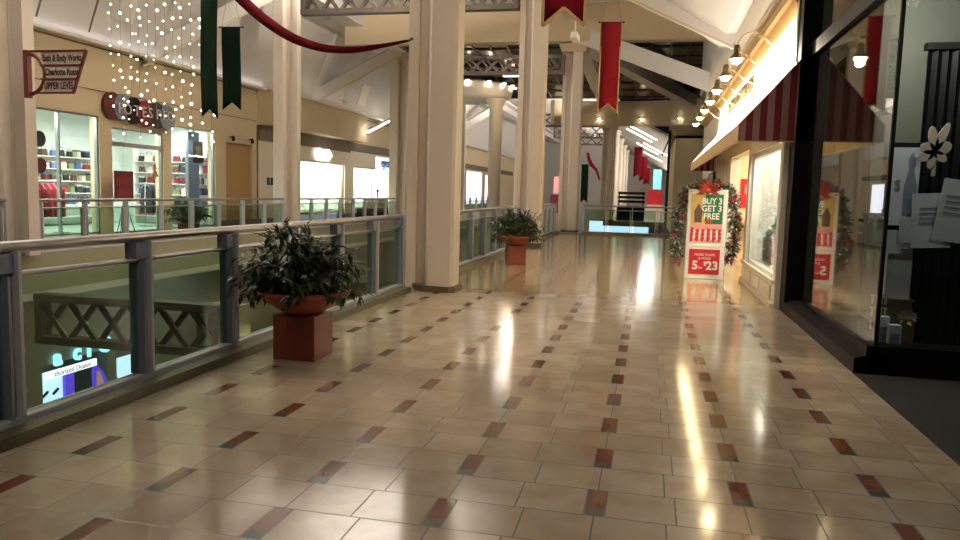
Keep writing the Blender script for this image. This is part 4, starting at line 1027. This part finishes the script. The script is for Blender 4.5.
MB().box(-0.12,0.12,-0.1,0.1,0,0.42).box(-0.13,0.13,-0.11,0.11,0.42,0.44).build('lower_block', 'taupe', t); MB().box(-0.1,0.1,-0.08,0.08,0.44,0.88).build('upper_block', 'paper', t)
for i, (x, z, h) in enumerate(((2.0,0.16,0.30),(2.08,0.16,0.24))):
    t = thing('white_carton', '%s white carton at the foot of the display plinth' % ('taller','shorter')[i], 'box', (x, 6.98-0.06*i, z))
    MB().box(-0.05,0.05,-0.04,0.04,0,h).build('carton', 'paper', t); MB().box(-0.035,0.035,-0.043,-0.04,h*0.3,h*0.7).build('printed_label', 'bluegrey', t)
t = thing('gift_bow', 'pale ribbon bow on the cartons in the dark display', 'bow', (2.2, 7.02, 0.42))
q = MB()
for an in range(0, 360, 40):
    a = math.radians(an); q.leaf((0,0,0.04),(math.cos(a),-0.2,math.sin(a)*0.5),0.09,0.05,(0,1,0))
q.build('ribbon_loops', 'signface', t); MB().box(-0.06,0.06,-0.02,0.03,-0.26,0.02).build('carton', 'taupe', t)
t = thing('jewel_rack', 'small pale rack with hanging trinkets at the glass corner', 'rack', (1.97, 7.0, 0.16))
MB().box(-0.05,0.05,-0.04,0.04,0,0.02).box(-0.004,0.004,-0.004,0.004,0.02,0.55).build('rack_post', 'steel', t)
for z in (0.25,0.36,0.47):
    r_ = MB().box(-0.07,0.07,-0.005,0.005,z,z+0.01)
    for k in range(4): r_.box(-0.06+0.035*k,-0.045+0.035*k,-0.008,0.008,z-0.07,z)
    r_.build('trinket_bar', 'signface', t)

# ------------------------------------------------------------------ lamps of the place and added unseen ones
def added_spot(p, label, e, aim, col=W_, ang=2.2, r=0.07, grp='walkway ceiling downlights'):  # added ceiling spots, out of view, to brighten pillars, rail, floor and entrance
    t = thing('ceiling_downlight', label, 'downlight', p, 0, grp)
    MB().lathe([(0.1,0.02),(0.11,0.25),(0.05,0.27)], n=14).build('lamp_can', 'white', t); MB().tube([(0,0,0.26),(0,0,2.2)], 0.012, 6).build('drop_rod', 'cord', t)
    lamp('downlight_lamp', 'SPOT', (p[0], p[1], p[2]), e, col, r, aim, ang, 0.6)
# added cove strips on the wall tops, put in to brighten the white ceiling
def cove(x, y0, y1, z, tx, e, col, label):
    t = thing('cove_light', label, 'cove light', (x, y0, z), 0, 'cove lights on the wall tops')
    s = 1 if tx > x else -1
    MB().box(-0.06,0.06,0,y1-y0,0,0.02).box(s*0.05,s*0.06,0,y1-y0,0.02,0.06).build('trough', 'white', t)
    lamp('cove_lamp', 'AREA', (x, (y0+y1)/2, z+0.05), e, col, 0.08, (tx, (y0+y1)/2, z+3.4), sy=y1-y0-0.1)
cove(1.62, 11, 27, 4.2, -2.0, 110, N_, 'cove strip on the cornice over the awning')
cove(-14.2, 6, 26, 5.0, -12.0, 14, C_, 'cove strip on the wall top above the round sign shop')
cove(-13.85, 26.5, 41, 5.0, -12.0, 14, N_, 'cove strip on the bulkhead above the bright shops')
cove(-3.0, 2, 27.5, 8.28, -7, 10, N_, 'cove strip on the beam over the walkway pillars')
lamp('girder_uplight', 'AREA', (-7.0, 20.45, 7.3), 1500, N_, 0.15, (-7.3, 20.45, 9), sy=0.15)  # added uplight without a housing, lifts the ceiling and atrium
lamp('girder_uplight', 'AREA', (-7.3, 9.0, 7.0), 1300, N_, 0.15, (-7.3, 9.0, 9), sy=0.15)  # second added uplight, no girder under it, for the nearer ceiling
added_spot((-1.2, 0.6, 4.6), 'can spot aimed along the nearest railing', 130, (-3.4, 5.2, 0.8), (255, 240, 224), 0.9)
added_spot((-0.6, 7.2, 5.8), 'can downlight over the near walkway tiles', 190, (-0.7, 8.4, 0), W_, 1.5, 0.12)
t = thing('strip_light', 'bright strip lamp under the girder at the far end pillar', 'ceiling light', (-5.3, 28.6, 5.84))
MB().box(-0.4, 0.4, -0.06, 0.06, 0.02, 0.06).build('housing', 'white', t); MB().box(-0.38, 0.38, -0.05, 0.05, 0, 0.02).build('tube', 'lit_white', t)
lamp('strip_lamp', 'AREA', (-5.3, 28.6, 5.83), 30, N_, 0.7, (-5.3, 28.6, 0), sy=0.1)
t = thing('tube_light', 'slanted tube light on the ceiling over the farther bright shop', 'ceiling light', (-13.5, 34.7, 4.2))
MB().bar((0,0,0),(0,3.1,0.85), 0.14, 0.08).build('tube', 'tube', t); MB().bar((0,0,0.09),(0,3.1,0.94), 0.18, 0.05).build('housing', 'white', t)
lamp('display_lamp', 'AREA', (2.1, 12.2, 2.42), 120, (255, 244, 226), 0.3, (2.1, 12.2, 0), sy=3)
lamp('shop_inside_lamp', 'AREA', (3.2, 15.6, 2.9), 110, (255, 236, 204), 1.2, (3.2, 15.6, 0), sy=1.5)
lamp('dark_display_lamp', 'POINT', (2.0, 6.84, 3.05), 90, (250, 248, 240), 0.05)  # added unseen lamp so the notices in the dark display show
added_spot((-0.9, 5.2, 5.9), 'can spot aimed at the nearest walkway pillar', 260, (-3.0, 10.4, 2.6), W_, 0.95)
added_spot((-0.4, 9.6, 6.4), 'can spot aimed at the second walkway pillar', 420, (-3.2, 20.4, 2.8), W_, 0.55)
added_spot((0.3, 8.6, 6.4), 'can spot aimed at the far floor tiles', 1700, (-0.9, 20.0, 0), W_, 0.75)
added_spot((3.6, 4.2, 3.9), 'can downlight in the dark shop entrance', 120, (2.5, 7.0, 1.6), (255, 246, 228), 1.0)
lamp('lower_lamp', 'AREA', (-13.5, 19.5, -1.0), 30, (226, 230, 255), 0.3, (-13.5, 19.5, -5), sy=5)
lamp('lower_lamp_warm', 'AREA', (-6.5, 14, -1.2), 260, W_, 0.5, (-6.5, 14, -5), sy=8)  # added unseen lamp to brighten the lower level
lamp('rotunda_lamp', 'POINT', (-6.4, 35, 5.5), 110, W_, 0.2)  # added lamp with no housing, placed for its glint on the tiles
lamp('corridor_lamp', 'AREA', (0.0, 60, 4.6), 320, (255, 248, 238), 1.0, (0.0, 60, 0), sy=24)
lamp('far_atrium_lamp', 'AREA', (-7.0, 53, 6.35), 700, N_, 6, (-7.0, 53, 9), sy=0.15)  # added unseen uplight that brightens the far hall ceiling
lamp('far_atrium_lamp', 'AREA', (-7.0, 46, 6.35), 500, N_, 6, (-7.0, 46, 9), sy=0.15)  # nearer one of the added far hall uplights

wd = bpy.data.worlds.new('night'); SC.world = wd; wd.use_nodes = True
wd.node_tree.nodes['Background'].inputs[0].default_value = rgb(20, 24, 36); wd.node_tree.nodes['Background'].inputs[1].default_value = 0.3
SC.view_settings.view_transform = 'Standard'; SC.view_settings.look = 'None'
SC.view_settings.gamma = 1.0; SC.view_settings.use_curve_mapping = False
SC.view_settings.exposure = 0.45
SC.cycles.use_denoising = True
SC.cycles.max_bounces = 8; SC.cycles.transparent_max_bounces = 24; SC.cycles.sample_clamp_indirect = 6.0
SC.cycles.caustics_reflective = False; SC.cycles.caustics_refractive = False
